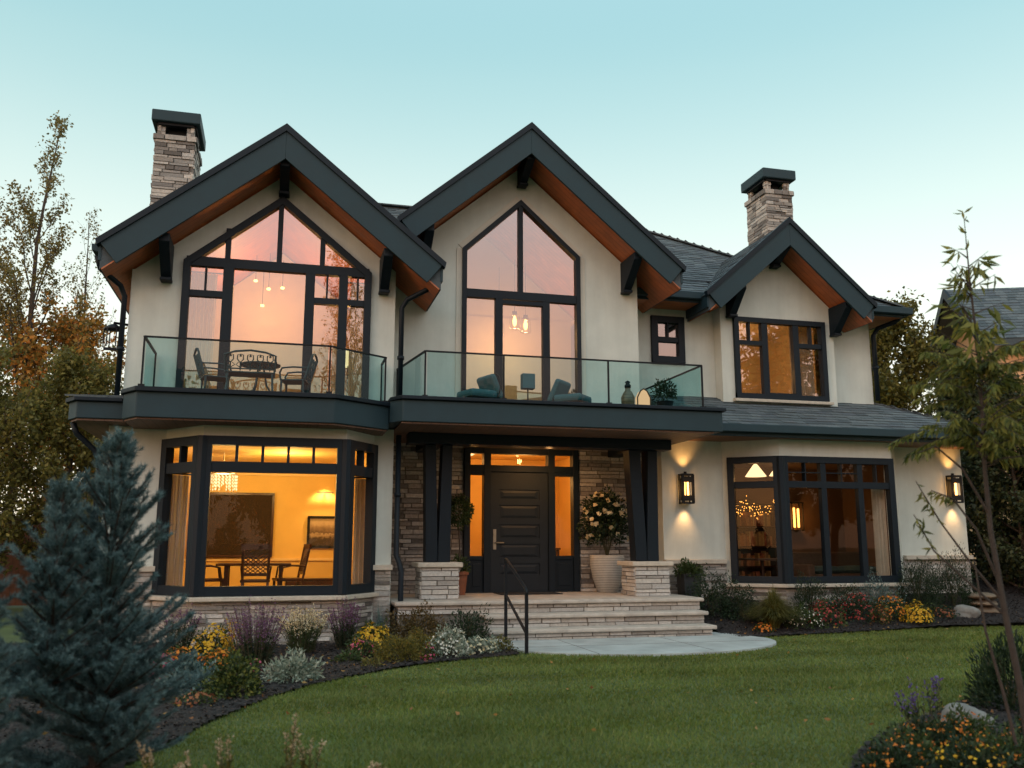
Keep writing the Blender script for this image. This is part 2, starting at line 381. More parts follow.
# grass blades
GR = M('grass_blade', (.05,.09,.02), .7, .24, .9, island=[(0.077, 0.116, 0.018),(0.119, 0.165, 0.027),(0.151, 0.201, 0.037),(0.094, 0.135, 0.023),(0.198, 0.201, 0.049)], trans=.3)
def grass(n):
    P = np.stack([rng.uniform(-6.2, 13, n*4), rng.uniform(-12.6, -2.2, n*4)], -1)
    d = np.hypot(P[:,0]-CAM.x, P[:,1]-CAM.y); keep = rng.random(len(P)) < np.minimum(1, (5/d)**1.5)
    e = ((P[:,0]-WALKC[0])/WALKR[0])**2+((P[:,1]-WALKC[1])/WALKR[1])**2 < 1.01
    e |= (P[:,0] > -1.2) & (P[:,0] < 3.05) & (P[:,1] > -3.5)
    keep &= ~e & ~inpoly(P, LBED) & ~inpoly(P, RBED) & ~inpoly(P, FBED)
    az = np.arctan2(P[:,0]-CAM.x, P[:,1]-CAM.y)-YAW; keep &= np.abs(az) < R(34)
    P = P[keep][:n]; d = np.hypot(P[:,0]-CAM.x, P[:,1]-CAM.y); n = len(P)
    h = rng.uniform(.018, .038, n)*(1+.25*np.sin(P[:,0]*1.3+np.sin(P[:,1]*.9)*2)); wd = .0032*np.maximum(1, d/5); a = rng.uniform(0, 6.28, n)
    lean = .7*np.sin(P[:,1]*2*np.pi/1.25+.7*np.sin(P[:,0]*.4)+.5*np.sin(P[:,0]*1.1+P[:,1]))*.45
    b = np.stack([P[:,0], P[:,1], np.zeros(n)], -1); s = np.stack([np.cos(a)*wd, np.sin(a)*wd, 0*a], -1)
    t = b+np.stack([rng.normal(0,.5,n)*h, (rng.normal(0,.4,n)+lean)*h, h], -1)
    V = np.stack([b-s, b+s, t], 1).reshape(-1, 3)
    tag(npmesh('grass', V, np.arange(3*n).reshape(-1, 3), GR), 'short mown grass blades of the front lawn', 'grass', kind='stuff')
grass(330000)

# ------------------------------------------------------------------ the house
house = thing('house', 'cream stucco two storey house with dark gables, stone base and glass balconies', 'house')
LYU, LYL, CY, RYU, RYL = -1.7, -1.9, -1.0, -.3, -.6
GAB = {'l': (-4.27, 7.86, .81, 2.58, 2.52, -2.45, LYU, .50, 5.2), 'c': (-.10, 8.71, .85, 2.29, 2.83, -1.8, CY, .47, 4.2), 'r': (5.42, 7.76, .89, 1.82, 1.83, -1.0, RYU, .43, 3.0)}
zs = lambda g, x: GAB[g][1]-GAB[g][7]-GAB[g][2]*abs(x-GAB[g][0])
# upper walls
def gwall(g, x0, x1, z0, hole, Y):
    px = GAB[g][0]; mb = MB(); wall_mb(mb, FX(Y), [(x0, z0), (x1, z0), (x1, zs(g, x1)-.004), (px, zs(g, px)-.004), (x0, zs(g, x0)-.004)], [hole]); return mb
HL = [(-5.74,3.56),(-2.82,3.56),(-2.82,5.79),(-4.28,6.98),(-5.74,5.79)]
HC = [(-1.17,3.60),(1.02,3.60),(1.02,6.60),(-.10,7.60),(-1.17,6.60)]
HR = rect(4.46,6.51,4.24,5.88); HS = rect(2.83,3.53,4.93,5.87)
gwall('l', -6.48, -2.42, 3.2, HL, LYU).build('wall', STUCCO, house)
gwall('c', -2.42, 2.15, 3.2, HC, CY).build('wall', STUCCO, house)
gwall('r', 4.2, 6.73, 3.9, HR, RYU).build('wall', STUCCO, house)
mb = MB(); wall_mb(mb, FX(0), rect(2.152, 7.8, 3.3, 6.15), [HS, rect(4.34, 6.6, 4.0, 6.0)])
for T in (frame_of((2.15, -.8), (2.15, 8)), frame_of((-2.42, -1.5), (-2.42, -1.002))): wall_mb(mb, T[0], rect(0, T[1], 3.2, 6.2), th=.15)
for xx, zt in ((4.2, 6.1), (6.73, 6.1)):
    T = frame_of((xx-.004, .1), (xx-.004, -.298)) if xx < 5 else frame_of((xx+.004, -.298), (xx+.004, .1))
    wall_mb(mb, T[0], rect(0, T[1], 3.9, zt), th=.12)
T = frame_of((7.8, .01), (7.8, 8)); wall_mb(mb, T[0], rect(0, T[1], 3.3, 6.15))
T = frame_of((-6.484, 8), (-6.484, -1.69)); wall_mb(mb, T[0], rect(0, T[1], 3.2, 5.6))
T = frame_of((7.8, 8), (-6.48, 8)); wall_mb(mb, T[0], rect(0, T[1], 0, 6.1))
split(mb, 'wall', STUCCO, house)
# lower walls
mb = MB()
wall_mb(mb, FX(LYL), rect(-6.6, -5.80, 0, 3.2)); wall_mb(mb, FX(LYL), rect(-2.72, -2.42, 0, 3.2))
LBAY = [(-5.80,LYL),(-5.22,-2.6),(-3.2,-2.6),(-2.72,LYL)]
for a, b in zip(LBAY, LBAY[1:]):
    T, L = frame_of(a, b); wall_mb(mb, T, rect(0, L, 2.94, 3.2), th=.14); wall_mb(mb, T, rect(0, L, 0, .70), th=.14)
T, L = frame_of((-6.604, 6), (-6.604, LYL+.001)); wall_mb(mb, T, rect(0, L, 0, 3.2))
T, L = frame_of((-2.416, LYL+.001), (-2.416, -.01)); wall_mb(mb, T, rect(0, L, 0, 3.2), th=.15)
wall_mb(mb, FX(RYL), rect(2.72, 3.95, 0, 3.5)); wall_mb(mb, FX(RYL), rect(7.75, 9.3, 0, 3.5))
RBAY = [(3.95,RYL),(4.78,-1.25),(7.16,-1.25),(7.75,RYL)]
for i, (a, b) in enumerate(zip(RBAY, RBAY[1:])):
    T, L = frame_of(a, b)
    if i == 2: wall_mb(mb, T, rect(0, L, 0, 3.5), th=.14)
    else:
        wall_mb(mb, T, rect(0, L, 3.02, 3.5), th=.14); wall_mb(mb, T, rect(0, L, 0, .72), th=.14)
        if i == 0: wall_mb(mb, T, rect(0, .10, .722, 3.018), th=.14)
T, L = frame_of((2.716, -.01), (2.716, RYL+.001)); wall_mb(mb, T, rect(0, L, 0, 3.5))
T, L = frame_of((9.304, RYL+.001), (9.304, 7)); wall_mb(mb, T, rect(0, L, 0, 3.5))
split(mb, 'wall', STUCCO, house)
# stone: door wall, plinths, bay bases
mb = MB(); wall_mb(mb, FX(0), rect(-2.42, 2.72, 0, 3.4), [rect(-.9, 1.27, .5, 3.16)]); mb.build('wall', MORTAR, house)
mb = MB(); stones(mb, FX(0), -2.41, 2.70, .56, 3.3, [(-.92, 1.29, .4, 3.18)]); mb.build('stone_veneer', STONE, house)
mb = MB()
for a, b in zip(LBAY, LBAY[1:]):
    T, L = frame_of(a, b); stones(mb, T, -.01, L+.01, 0, .61, hmin=.04, hmax=.08)
stones(mb, FX(LYL), -6.6, -5.85, 0, 1.02); stones(mb, FX(LYL), -2.68, -2.42, 0, 1.02)
mb.build('stone_veneer', STONE, house)
mb = MB()
for i, (a, b) in enumerate(zip(RBAY, RBAY[1:])):
    T, L = frame_of(a, b); stones(mb, T, -.01, L+.01, 0, .64, hmin=.04, hmax=.08)
stones(mb, FX(RYL), 2.72, 3.95, 0, 1.06); stones(mb, FX(RYL), 7.76, 9.3, 0, 1.12)
T, L = frame_of((7.16+.295, -.925), (7.75, RYL)); 
mb.build('stone_veneer', STONE, house)
mb = MB()
for x0, x1, Y, z in ((-6.62,-5.82,LYL,1.02),(-2.70,-2.40,LYL,1.02),(2.70,3.93,RYL,1.06),(7.77,9.33,RYL,1.12)): mb.box(x0, x1, Y-.10, Y+.02, z, z+.08)
split(mb, 'plinth_cap', CAPSTONE, house, bevel=.008)
# stucco surround trims
mb = MB()
for pts, Y in ((HC, CY),):
    for i in range(1, 5):
        a = Vector(pts[i]); b = Vector(pts[(i+1)%5]); d = (b-a).normalized(); n = Vector((d.y, -d.x))
        seg(mb, FX(Y), a+n*.05, b+n*.05, .1, -.05, .018+.001*i)
split(mb, 'window_trim', STUCCO_TRIM, house)
# windows
V = lambda x, z0, z1, wd: ((x, z0), (x, z1), wd)
Hb = lambda x0, x1, z, wd: ((x0, z), (x1, z), wd)
window(house, FX(LYU), HL, [Hb(-5.7,-2.86,5.785,.15), V(-5.06,3.6,5.72,.16), V(-3.80,3.6,5.72,.15), V(-3.27,3.6,5.72,.14), V(-5.09,5.8,6.36,.08), V(-4.30,5.8,6.95,.08), V(-3.62,5.8,6.42,.08),
    Hb(-5.7,-5.06,5.27,.10), Hb(-3.8,-3.27,5.27,.10), Hb(-3.27,-2.85,5.27,.10), V(-5.40,5.3,5.72,.03), V(-3.53,5.3,5.72,.03), V(-3.04,5.3,5.72,.03)], fw=.11, glassm=WIN_UP, label='gable shaped window above the left balcony')
window(house, FX(CY), HC, [Hb(-1.13,.98,5.785,.15), V(-.10,5.8,7.55,.08), V(-.50,3.6,5.72,.13), V(.37,3.6,5.72,.13), Hb(-.5,.37,5.66,.07), Hb(-1.1,.98,3.66,.1)], fw=.08, glassm=WIN_UP, label='tall pointed window with doors onto the middle balcony')
window(house, FX(RYU), HR, [V(5.13,4.28,5.85,.13), V(5.83,4.28,5.85,.13), Hb(4.5,5.1,5.36,.09), Hb(5.85,6.5,5.36,.09), V(4.80,5.36,5.85,.03), V(6.18,5.36,5.85,.03), Hb(5.13,5.83,4.34,.06)], fw=.10, glassm=WIN_UP, sill=(4.40,6.57,4.235), label='three part window under the right gable')
window(house, FX(0), HS, [Hb(2.86,3.5,5.40,.10), V(3.18,5.4,5.82,.03)], fw=.13, glassm=WIN_UP, label='small square window between the gables')
for i, (a, b) in enumerate(zip(LBAY, LBAY[1:])):
    T, L = frame_of(a, b); sp = 5 if i == 1 else 2
    bars = [Hb(.04, L-.04, 2.50, .15)]+[V(.11+(L-.22)*k/sp, 2.52, 2.92, .04) for k in range(1, sp)]
    window(house, T, rect(0.002, L-.002, .70, 2.94), bars, fw=.13, sill=(-.05, L+.05, .698), glassm=WIN_LO)
for i, (a, b) in enumerate(zip(RBAY, RBAY[1:])):
    if i == 2: continue
    T, L = frame_of(a, b)
    if i == 0: window(house, T, rect(.10, L-.002, .72, 3.02), [Hb(.14, L-.04, 2.50, .12)], fw=.12, sill=(.0, L+.05, .718))
    else: window(house, T, rect(.002, L, .72, 3.02), [Hb(.04, L-.04, 2.50, .12), V(.86,.8,2.98,.11), V(1.64,.8,2.98,.11)]+[V(x, 2.52, 2.98, .02) for x in (.49,1.25,2.0)]+[Hb(.1, 1.6, 2.72, .018)], fw=.12, sill=(-.05, L+.1, .718))
mb = MB()
for (x, y), z0, z1 in ((LBAY[1], .70, 2.94), (LBAY[2], .70, 2.94), (RBAY[1], .72, 3.02)): mb.tube([(x, y-.02, z0+.003), (x, y-.02, z1-.003)], .085, 8)
split(mb, 'corner_post', SLATE_D, house)
# gable roofs
def gable(g):
    px, pz, s, wl, wr, yf, yw, th, yb = GAB[g]; roof = MB(); sof = MB(); fas = MB(); drip = MB()
    th_ = math.atan(s); cc = math.cos(th_); ss = math.sin(th_)
    for sg, wd in ((-1, wl), (1, wr)):
        P = lambda t, dz: (px+sg*t, pz-s*t+dz)
        roof.py([P(0, -.03), P(wd-.03, -.03), P(wd-.03, -th+.06), P(0, -th+.06)], yf+.06, yb)
        sof.py([P(0, -th+.055), P(wd-.06, -th+.055), P(wd-.06, -th+.03), P(0, -th+.03)], yf+.05, yb-.01)
        e = P(wd, 0); t = .53*cc
        fas.py([P(0, 0), e, (e[0]-sg*t*ss, e[1]-t*cc), P(0, -.53)], yf, yf+.05)
        drip.py([P(0, .045), (e[0]+sg*.04, e[1]+.02), (e[0]+sg*.02, e[1]-.07), P(0, -.075)], yf-.03, yf+.09)
        x = e[0]; fas.box(min(x, x-sg*.045), max(x, x-sg*.045), yf+.052, yb, e[1]-.28, e[1]-.01)
        if g == 'l' and sg < 0: fas.py([(x, e[1]-.02), (x+sg*.11, e[1]-.02), (x+sg*.10, e[1]-.12), (x, e[1]-.14)], yf+.1, yb)
    r = roof.build('roof', ROOF, house); sof.build('soffit', SOFFIT, r); fas.build('bargeboard', SLATE, r, bevel=.006); drip.build('roof_edge', SLATE_D, r)
    return r
gr = {g: gable(g) for g in 'lcr'}
def bracket(x, g, h=.55):
    yw = GAB[g][6]; z = zs(g, x)+.02; yf = GAB[g][5]+.1; mb = MB()
    mb.prism([(yw-.002, z), (yf, z), (yf, z-.13), (yw-.16, z-h), (yw-.002, z-h)], lambda y, zz: (x-.075, y, zz), lambda y, zz: (x+.075, y, zz))
    mb.box(x-.085, x+.085, yw-.2, yw-.003, z-h-.05, z-h-.002); mb.build('gable_bracket', SLATE_D, house, bevel=.01)
for x, g in ((-5.97,'l'),(-4.27,'l'),(-2.62,'l'),(-1.86,'c'),(-.08,'c'),(1.90,'c'),(4.40,'r'),(5.42,'r'),(6.72,'r')): bracket(x, g, .55 if abs(x-GAB[g][0]) > .2 else .36)
mb = MB(); px, pz, s, wl = GAB['r'][:4]; c_ = math.cos(math.atan(s))
shingles(mb, (px-wl-.02, -.98, pz-s*(wl+.02)-.03), (0,-1,0), (1,0,s), wl/c_, lambda v: (-3.9, 0)); mb.build('shingles', SHINGLE, gr['r'])
# main hipped roof
EZ, RZ, RY_, EY = 6.2, 9.25, 4.2, -.6; sl_ = (RZ-EZ)/(RY_-EY); LS = math.hypot(RZ-EZ, RY_-EY)
rf = MB(); A = (8.22,EY,EZ); B = (8.22,9,EZ); C = (4.4,RY_,RZ); D = (2.16,RY_,RZ); E_ = (2.16,EY,EZ)
z_at = lambda y: EZ+sl_*(y-EY)
LY = .2; rf.poly([E_, (4.15,EY,EZ), (4.15,LY,z_at(LY)), (2.16,LY,z_at(LY))]); rf.poly([(6.85,EY,EZ), A, (8.22-3.82*(LY-EY)/(RY_-EY),LY,z_at(LY)), (6.85,LY,z_at(LY))]); rf.poly([(2.16,LY,z_at(LY)), (8.22-3.82*(LY-EY)/(RY_-EY),LY,z_at(LY)), C, D]); rf.poly([A, B, C]); rf.poly([(-2.5,2.7,z_at(2.7)), (2.16,2.7,z_at(2.7)), D, (-2.5,RY_,RZ)]); rf.poly([(-2.5,RY_,RZ), C, B, (-6.4,9,EZ)]); rf.poly([(-2.5,2.7,z_at(2.7)),(-2.5,RY_,RZ),(-6.4,9,EZ),(-6.4,2.7,EZ)])
mr_ = rf.build('roof', ROOF, house)
mb = MB(); vv = (0, RY_-EY, RZ-EZ)
VL = LS*(LY-EY)/(RY_-EY); shingles(mb, (2.16, EY-.02, EZ+.008), (1,0,0), vv, VL, lambda v: (0, 1.98)); shingles(mb, (6.86, EY-.02, EZ+.008), (1,0,0), vv, VL, lambda v: (0, 1.36-3.82*v/LS))
shingles(mb, (2.16, LY-.02, z_at(LY)+.008), (1,0,0), vv, LS-VL, lambda v: (0, 6.06-3.82*(v+VL)/LS))
shingles(mb, (-2.5, 2.7, z_at(2.7)+.008), (1,0,0), vv, LS*(RY_-2.7)/(RY_-EY), lambda v: (0, 4.66))
hl = math.hypot(3.82, RZ-EZ); shingles(mb, (8.24, EY, EZ+.008), (0,1,0), (-3.82,0,RZ-EZ), hl, lambda v: (4.8*v/hl, 9.6-4.8*v/hl))
mb.build('shingles', SHINGLE, mr_)
mb = MB()
for a, b in (((8.24,EY-.02,EZ+.045), (4.4,RY_,RZ+.045)), ((-2.5,RY_,RZ+.02), (4.4,RY_,RZ+.02))):
    a = Vector(a); b = Vector(b); n = int((b-a).length/.2)
    for k in range(n): mb.bar(a+(b-a)*k/n, a+(b-a)*(k+1.04)/n, .34, .03)
mb.build('ridge_tile', SHINGLE, mr_)
mb = MB(); mb.box(2.16, 4.12, EY-.04, EY, EZ-.18, EZ-.004); mb.box(2.16, 4.12, EY-.15, EY-.042, EZ-.13, EZ+.01); mb.build('gutter', SLATE, mr_, bevel=.012)
mb = MB(); mb.box(6.86, 8.18, EY-.04, EY, EZ-.18, EZ-.004); mb.box(8.18, 8.22, EY-.04, 9, EZ-.18, EZ-.004)
mb.box(6.86, 8.34, EY-.15, EY-.042, EZ-.13, EZ+.01); mb.box(8.222, 8.34, EY-.041, 9, EZ-.13, EZ+.01)
mb.build('gutter', SLATE, mr_, bevel=.012)
mb = MB(); mb.box(2.16, 4.12, EY+.002, 0, EZ-.175, EZ-.15); mb.build('soffit', SOFFIT, mr_); mb = MB(); mb.box(6.86, 8.17, EY+.002, 0, EZ-.175, EZ-.15); mb.box(7.8, 8.17, .001, 8.5, EZ-.175, EZ-.15); mb.build('soffit', SOFFIT, mr_)
# skirt roof on the right
sk_ = MB(); SE, ST = 3.52, 4.28; Y0 = -1.55; XR = 9.42
sk_.poly([(2.7,Y0,SE),(XR,Y0,SE),(7.9,.05,ST),(2.7,.05,ST)]); sk_.poly([(XR,Y0,SE),(XR,7,SE),(7.9,7,ST),(7.9,.05,ST)])
skr = sk_.build('roof', ROOF, house); Ls = math.hypot(1.6, ST-SE)
mb = MB(); shingles(mb, (2.7, Y0-.02, SE+.008), (1,0,0), (0,1.6,ST-SE), Ls, lambda v: (0, 6.72-1.52*v/Ls))
hs_ = math.hypot(1.52, ST-SE); shingles(mb, (XR+.02, Y0, SE+.008), (0,1,0), (-1.52,0,ST-SE), hs_, lambda v: (1.6*v/hs_, 8))
for k in range(12):
    a = Vector((XR,Y0,SE+.03)); b = Vector((7.9,.05,ST+.03)); mb.bar(a+(b-a)*k/12, a+(b-a)*(k+1.2)/12, .17, .02)
mb.build('shingles', SHINGLE, skr)
mb = MB(); mb.box(2.86, XR, Y0-.03, Y0+.01, SE-.20, SE-.004); mb.box(2.86, XR+.12, Y0-.14, Y0-.032, SE-.13, SE+.012); mb.box(XR, XR+.1, Y0-.031, 7, SE-.15, SE+.01)
mb.build('gutter', SLATE, skr, bevel=.012)
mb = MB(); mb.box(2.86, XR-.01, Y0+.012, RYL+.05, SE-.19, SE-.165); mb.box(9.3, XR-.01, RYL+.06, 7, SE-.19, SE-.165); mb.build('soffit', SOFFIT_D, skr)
# left balcony slab and porch roof
mb = MB(); LB = [(-6.3,-1.6),(-6.3,-2.75),(-6.08,-3.1),(-3.42,-3.1),(-2.57,-2.5),(-2.57,-1.6)]
mb.pz(LB, 3.12, 3.47); mb.pz([(-7.1,4),(-7.1,-2.2),(-6.95,-2.45),(-6.302,-2.45),(-6.302,4)], 3.16, 3.40)
bal = mb.build('balcony_slab', SLATE, house, bevel=.012)
mb = MB(); mb.pz([(-6.34,-1.6),(-6.34,-2.77),(-6.10,-3.15),(-3.40,-3.15),(-2.54,-2.53),(-2.575,-1.6)], 3.472, 3.535); mb.pz([(-7.15,4),(-7.15,-2.22),(-6.98,-2.50),(-6.345,-2.50),(-6.345,4)], 3.402, 3.46)
mb.build('slab_edge', SLATE_D, bal, bevel=.01)
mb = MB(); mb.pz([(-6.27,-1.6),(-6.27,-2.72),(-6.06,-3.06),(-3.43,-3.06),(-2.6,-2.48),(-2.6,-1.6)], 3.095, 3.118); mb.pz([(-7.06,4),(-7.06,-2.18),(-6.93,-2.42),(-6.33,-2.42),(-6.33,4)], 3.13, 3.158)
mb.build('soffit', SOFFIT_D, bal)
mb = MB(); shingles(mb, (-7.12,-2.46,3.465), (1,0,0), (0,1,.16), .9, lambda v: (v*.4, .78)); mb.build('shingles', SHINGLE, bal)
mb = MB(); mb.pz([(-2.565,-2.55),(-2.4,-2.8),(2.85,-2.8),(2.85,-.55),(-2.565,-.55)], 3.22, 3.55); por = mb.build('porch_roof', SLATE, house, bevel=.012)
mb = MB(); mb.pz([(-2.568,-2.57),(-2.42,-2.85),(2.90,-2.85),(2.90,-.6),(-2.568,-.6)], 3.552, 3.61); mb.build('slab_edge', SLATE_D, por, bevel=.01)
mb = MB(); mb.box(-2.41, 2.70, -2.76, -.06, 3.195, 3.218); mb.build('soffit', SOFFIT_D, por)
mb = MB(); mb.box(-2.15, 2.42, -1.72, -1.38, 3.02, 3.192); mb.box(-1.8, -1.5, -1.378, -.08, 3.03, 3.19); mb.box(1.85, 2.1, -1.378, -.08, 3.03, 3.19); mb.build('porch_beam', SLATE_D, house, bevel=.01)
def column(x0, x1, lean):
    c = MB(); m = (x0+x1)/2
    for a, b, s in ((x0, m, -1), (m, x1, 1)):
        t0 = a-.03+lean if s < 0 else m+.055; t1 = m-.055+lean*.5 if s < 0 else b+.02
        c.py([(a, 1.13), (b-(.004 if s < 0 else 0), 1.13), (b-(.004 if s < 0 else 0), 1.30), (t1, 3.018), (t0, 3.018), (a, 1.30)], -1.60-.003*s, -1.32)
    o = c.build('porch_column', SLATE_D, house, bevel=.012)  # the darker frame colour puts the porch shade into the columns
    b0, b1 = x0-.08, x1+.10; k = MB(); k.box(b0, b1, -1.75, -1.15, .56, 1.05)
    st = k.build('pillar_core', MORTAR, o)
    s_ = MB(); stones(s_, FX(-1.75), b0-.01, b1+.01, .56, 1.05, hmin=.05, hmax=.09, dep=(.01, .03))
    for (p, q) in (((b0,-1.15),(b0,-1.75)), ((b1,-1.75),(b1,-1.15))):
        T, L = frame_of(p, q); stones(s_, T, 0, L, .56, 1.05, hmin=.05, hmax=.09, dep=(.01, .03))
    s_.build('stone_base', STONE_L, o)
    cp = MB(); cp.box(b0-.07, b1+.07, -1.82, -1.08, 1.052, 1.128); cp.build('base_cap', CAPSTONE, o, bevel=.015)
column(-1.83, -1.43, 0); column(1.76, 2.18, -.06)
# porch floor and steps
def step(x0, x1, yf, yb, zt, name):
    mb = MB(); mb.box(x0-.05, x1+.05, yf-.05, yb, zt-.06, zt); o = mb.build(name, TREAD, house, bevel=.018)
    k = MB(); k.box(x0+.03, x1-.03, yf+.03, yb-.01, 0, zt-.062); k.build('step_core', MORTAR, o)
    s_ = MB(); stones(s_, FX(yf+.03), x0, x1, max(0, zt-.19), zt-.062, hmin=.05, hmax=.075, lmin=.2, lmax=.6, dep=(.01,.028))
    for p, q in (((x0+.03, yb), (x0+.03, yf+.03)), ((x1-.03, yf+.03), (x1-.03, yb))):
        T, L = frame_of(p, q); stones(s_, T, 0, L, 0, zt-.062, hmin=.05, hmax=.075, dep=(.005,.02))
    s_.build('stone_riser', STONE_L, o)
step(-2.35, 2.56, -2.33, -.03, .56, 'porch_floor'); step(-1.05, 2.46, -2.68, -2.30, .373, 'step'); step(-1.07, 2.42, -3.03, -2.65, .187, 'step')
# entrance
mb = MB(); T = FX(-.01); fr = [(-.9,.56,-.9,3.15),(1.27,.56,1.27,3.15)]
for k, (x, wd) in enumerate(((-.845,.11),(-.475,.13),(.745,.13),(1.215,.11))): seg(mb, T, (x,.562), (x,3.15), wd, -.12, .07+.002*k)
for k, (z, wd) in enumerate(((3.10,.10),(2.78,.12),(.571,.02))): seg(mb, T, (-.9,z), (1.27,z), wd, -.118, .058+.003*k)
for k, (a, b) in enumerate(((-.79,-.54),(.81,1.16))):
    seg(mb, T, (a, .85), (b, .85), .57, -.06, .03); seg(mb, T, (a+.05, .87), (b-.05, .87), .40, .0, .042); seg(mb, T, (a, 1.17), (b, 1.17), .07, -.06, .05)
    seg(mb, T, (a, 2.69), (b, 2.69), .07, -.06, .05)
ent = mb.build('door_frame', SLATE_D, house, bevel=.006)
for a, b, z0, z1 in ((-.80,-.53,1.18,2.68),(.80,1.17,1.18,2.68),(-.80,-.53,2.83,3.06),(-.42,.69,2.83,3.06),(.80,1.17,2.83,3.06)):
    p = MB(); p.poly([T(a,z0,-.03), T(b,z0,-.03), T(b,z1,-.03), T(a,z1,-.03)]); p.build('pane', WIN_LO, ent)
mb = MB(); seg(mb, T, (.135,.58), (.135,2.72), 1.09, -.06, .0)
for k, (a, b) in enumerate(((-.41,-.25),(.52,.68))): seg(mb, T, ((a+b)/2,.58), ((a+b)/2,2.72), .16, -.01, .022)
zz = [.72, 1.12, 1.47, 1.82, 2.17, 2.56]
for k, z in enumerate(zz): seg(mb, T, (-.25,z), (.52,z), .30 if k == 0 else (.10 if k < 5 else .32), -.01, .020)
for a, b in ((.87,1.07),(1.17,1.42),(1.52,1.77),(1.87,2.12),(2.22,2.40)):
    q = [( -.25+.03,a+.02),(.52-.03,a+.02),(.52-.03,b-.02),(-.25+.03,b-.02)]; q2 = [(-.25+.09,a+.06),(.52-.09,a+.06),(.52-.09,b-.06),(-.25+.09,b-.06)]
    mb.hexa([T(u,z,.001) for u, z in q]+[T(u,z,.014) for u, z in q2])
door = mb.build('door', M('door_paint', (.009,.015,.022), .55, .15, 6, .1, 40, spec=.3), house)
mb = MB(); seg(mb, T, (-.33,1.32), (-.33,1.68), .055, .02, .034); mb.tube([T(-.33,1.44,.03), T(-.33,1.44,.075), T(-.31,1.44,.085), T(-.17,1.44,.085)], .012, 8); mb.tube([T(-.33,1.60,.03), T(-.33,1.60,.055)], .024, 10)
mb.build('handle', BRASS, door, smooth=False)
# chimneys
def chimney(x0, x1, y0, y1, z0, z1, sides):
    k = MB(); k.box(x0, x1, y0, y1, z0, z1); o = k.build('chimney', MORTAR, house); s_ = MB()
    fs = [frame_of((x0,y0),(x1,y0)), frame_of((x0,y1),(x0,y0)), frame_of((x1,y0),(x1,y1)), frame_of((x1,y1),(x0,y1))]
    for T, L in fs:
        stones(s_, T, -.02, L+.02, z0, z1-.12, hmin=.05, hmax=.1, dep=(.015,.045)); stones(s_, T, -.05, L+.05, z1-.12, z1, hmin=.1, hmax=.13, dep=(.05,.07))
        for u in (.0, L-.17): stones(s_, lambda uu, z, d=0: T(uu, z, d-.06), u, u+.17, z1, z1+.27, hmin=.08, hmax=.14, dep=(.015,.04))
    s_.build('stone_veneer', STONE, o)
    k = MB(); k.box(x0+.2, x1-.2, y0+.2, y1-.2, z1+.001, z1+.27)
    for T, L in fs: seg(k, T, (.02, z1+.245), (L-.02, z1+.245), .05, -.12, .03)
    k.build('flue', BLACK, o)
    k = MB(); k.box(x0-.11, x1+.11, y0-.11, y1+.11, z1+.272, z1+.52); k.build('chimney_cap', SLATE, o, bevel=.02)
chimney(-6.98, -6.22, 3.0, 4.2, 6.6, 9.95, 2); chimney(7.10, 7.78, 2.6, 3.5, 6.4, 10.0, 1)
# downpipes
def pipe(pts, r=.042):
    mb = MB(); mb.tube(pts, r, 8)
    for i in range(len(pts)-1):
        a, b = Vector(pts[i]), Vector(pts[i+1])
        if (b-a).length > .9: m = (a+b)/2; mb.tube([m-Vector((0,0,.03)), m+Vector((0,0,.03))], r*1.35, 8)
    mb.build('downpipe', SLATE_D, house, smooth=True)
pipe([(-1.86,-2.05,5.62),(-1.95,-2.0,5.50),(-2.24,-1.83,5.36),(-2.32,-1.78,5.22),(-2.32,-1.78,3.56)])
pipe([(-2.35,-2.0,3.10),(-2.35,-2.0,1.24),(-2.31,-2.04,1.14),(-2.28,-2.09,1.0),(-2.28,-2.09,.45),(-2.33,-2.06,.30),(-2.38,-2.12,.08)])
pipe([(8.24,-.5,6.08),(8.15,-.4,5.98),(7.95,-.10,5.90),(7.86,-.06,5.75),(7.86,-.06,4.36)], .05)
pipe([(-6.9,-2.2,5.62),(-6.86,-2.1,5.45),(-6.62,-1.78,5.30),(-6.56,-1.72,5.15),(-6.56,-1.72,3.5)])
pipe([(-7.05,-2.1,3.14),(-7.0,-2.05,2.98),(-6.75,-1.98,2.75),(-6.68,-1.95,2.55),(-6.68,-1.95,.1)])
# railings
def railing(pts, z0, z1, posts, label):
    o = MB(); P = [Vector((*p, 0)) for p in pts]
    for a, b in zip(P, P[1:]): o.bar(a+Vector((0,0,z1)), b+Vector((0,0,z1)), .035, .022)
    r = o.build('railing', BLACK, house); r['label'] = label
    for a, b in zip(P, P[1:]):
        g = MB(); d = (b-a).normalized()*.03; n = Vector((d.y, -d.x, 0)).normalized()*.005; a2 = a+d; b2 = b-d
        g.poly([a2+Vector((0,0,z0)), b2+Vector((0,0,z0)), b2+Vector((0,0,z1-.012)), a2+Vector((0,0,z1-.012))]); g.build('glass_panel', RAILG, r)
    for p in list(P)+[Vector((*q, 0)) for q in posts]:
        g = MB()
        g.bar(p+Vector((0,0,z0-.01)), p+Vector((0,0,z1-.012)), .024, .03, up=(0,1,0))
        g.bar(p+Vector((0,0,z0-.01)), p+Vector((0,0,z0+.03)), .08, .08, up=(0,1,0))
        g.build('post', BLACK, r)
railing([(-6.05,-1.75),(-6.05,-2.95),(-3.5,-2.95),(-2.62,-2.32),(-2.62,-1.75)], 3.56, 4.27, [], 'glass railing of the left balcony')
railing([(-2.28,-1.05),(-2.05,-2.65),(2.58,-2.65),(2.58,-.05)], 3.62, 4.34, [(-.81,-2.65),(.93,-2.65)], 'glass railing of the middle balcony')
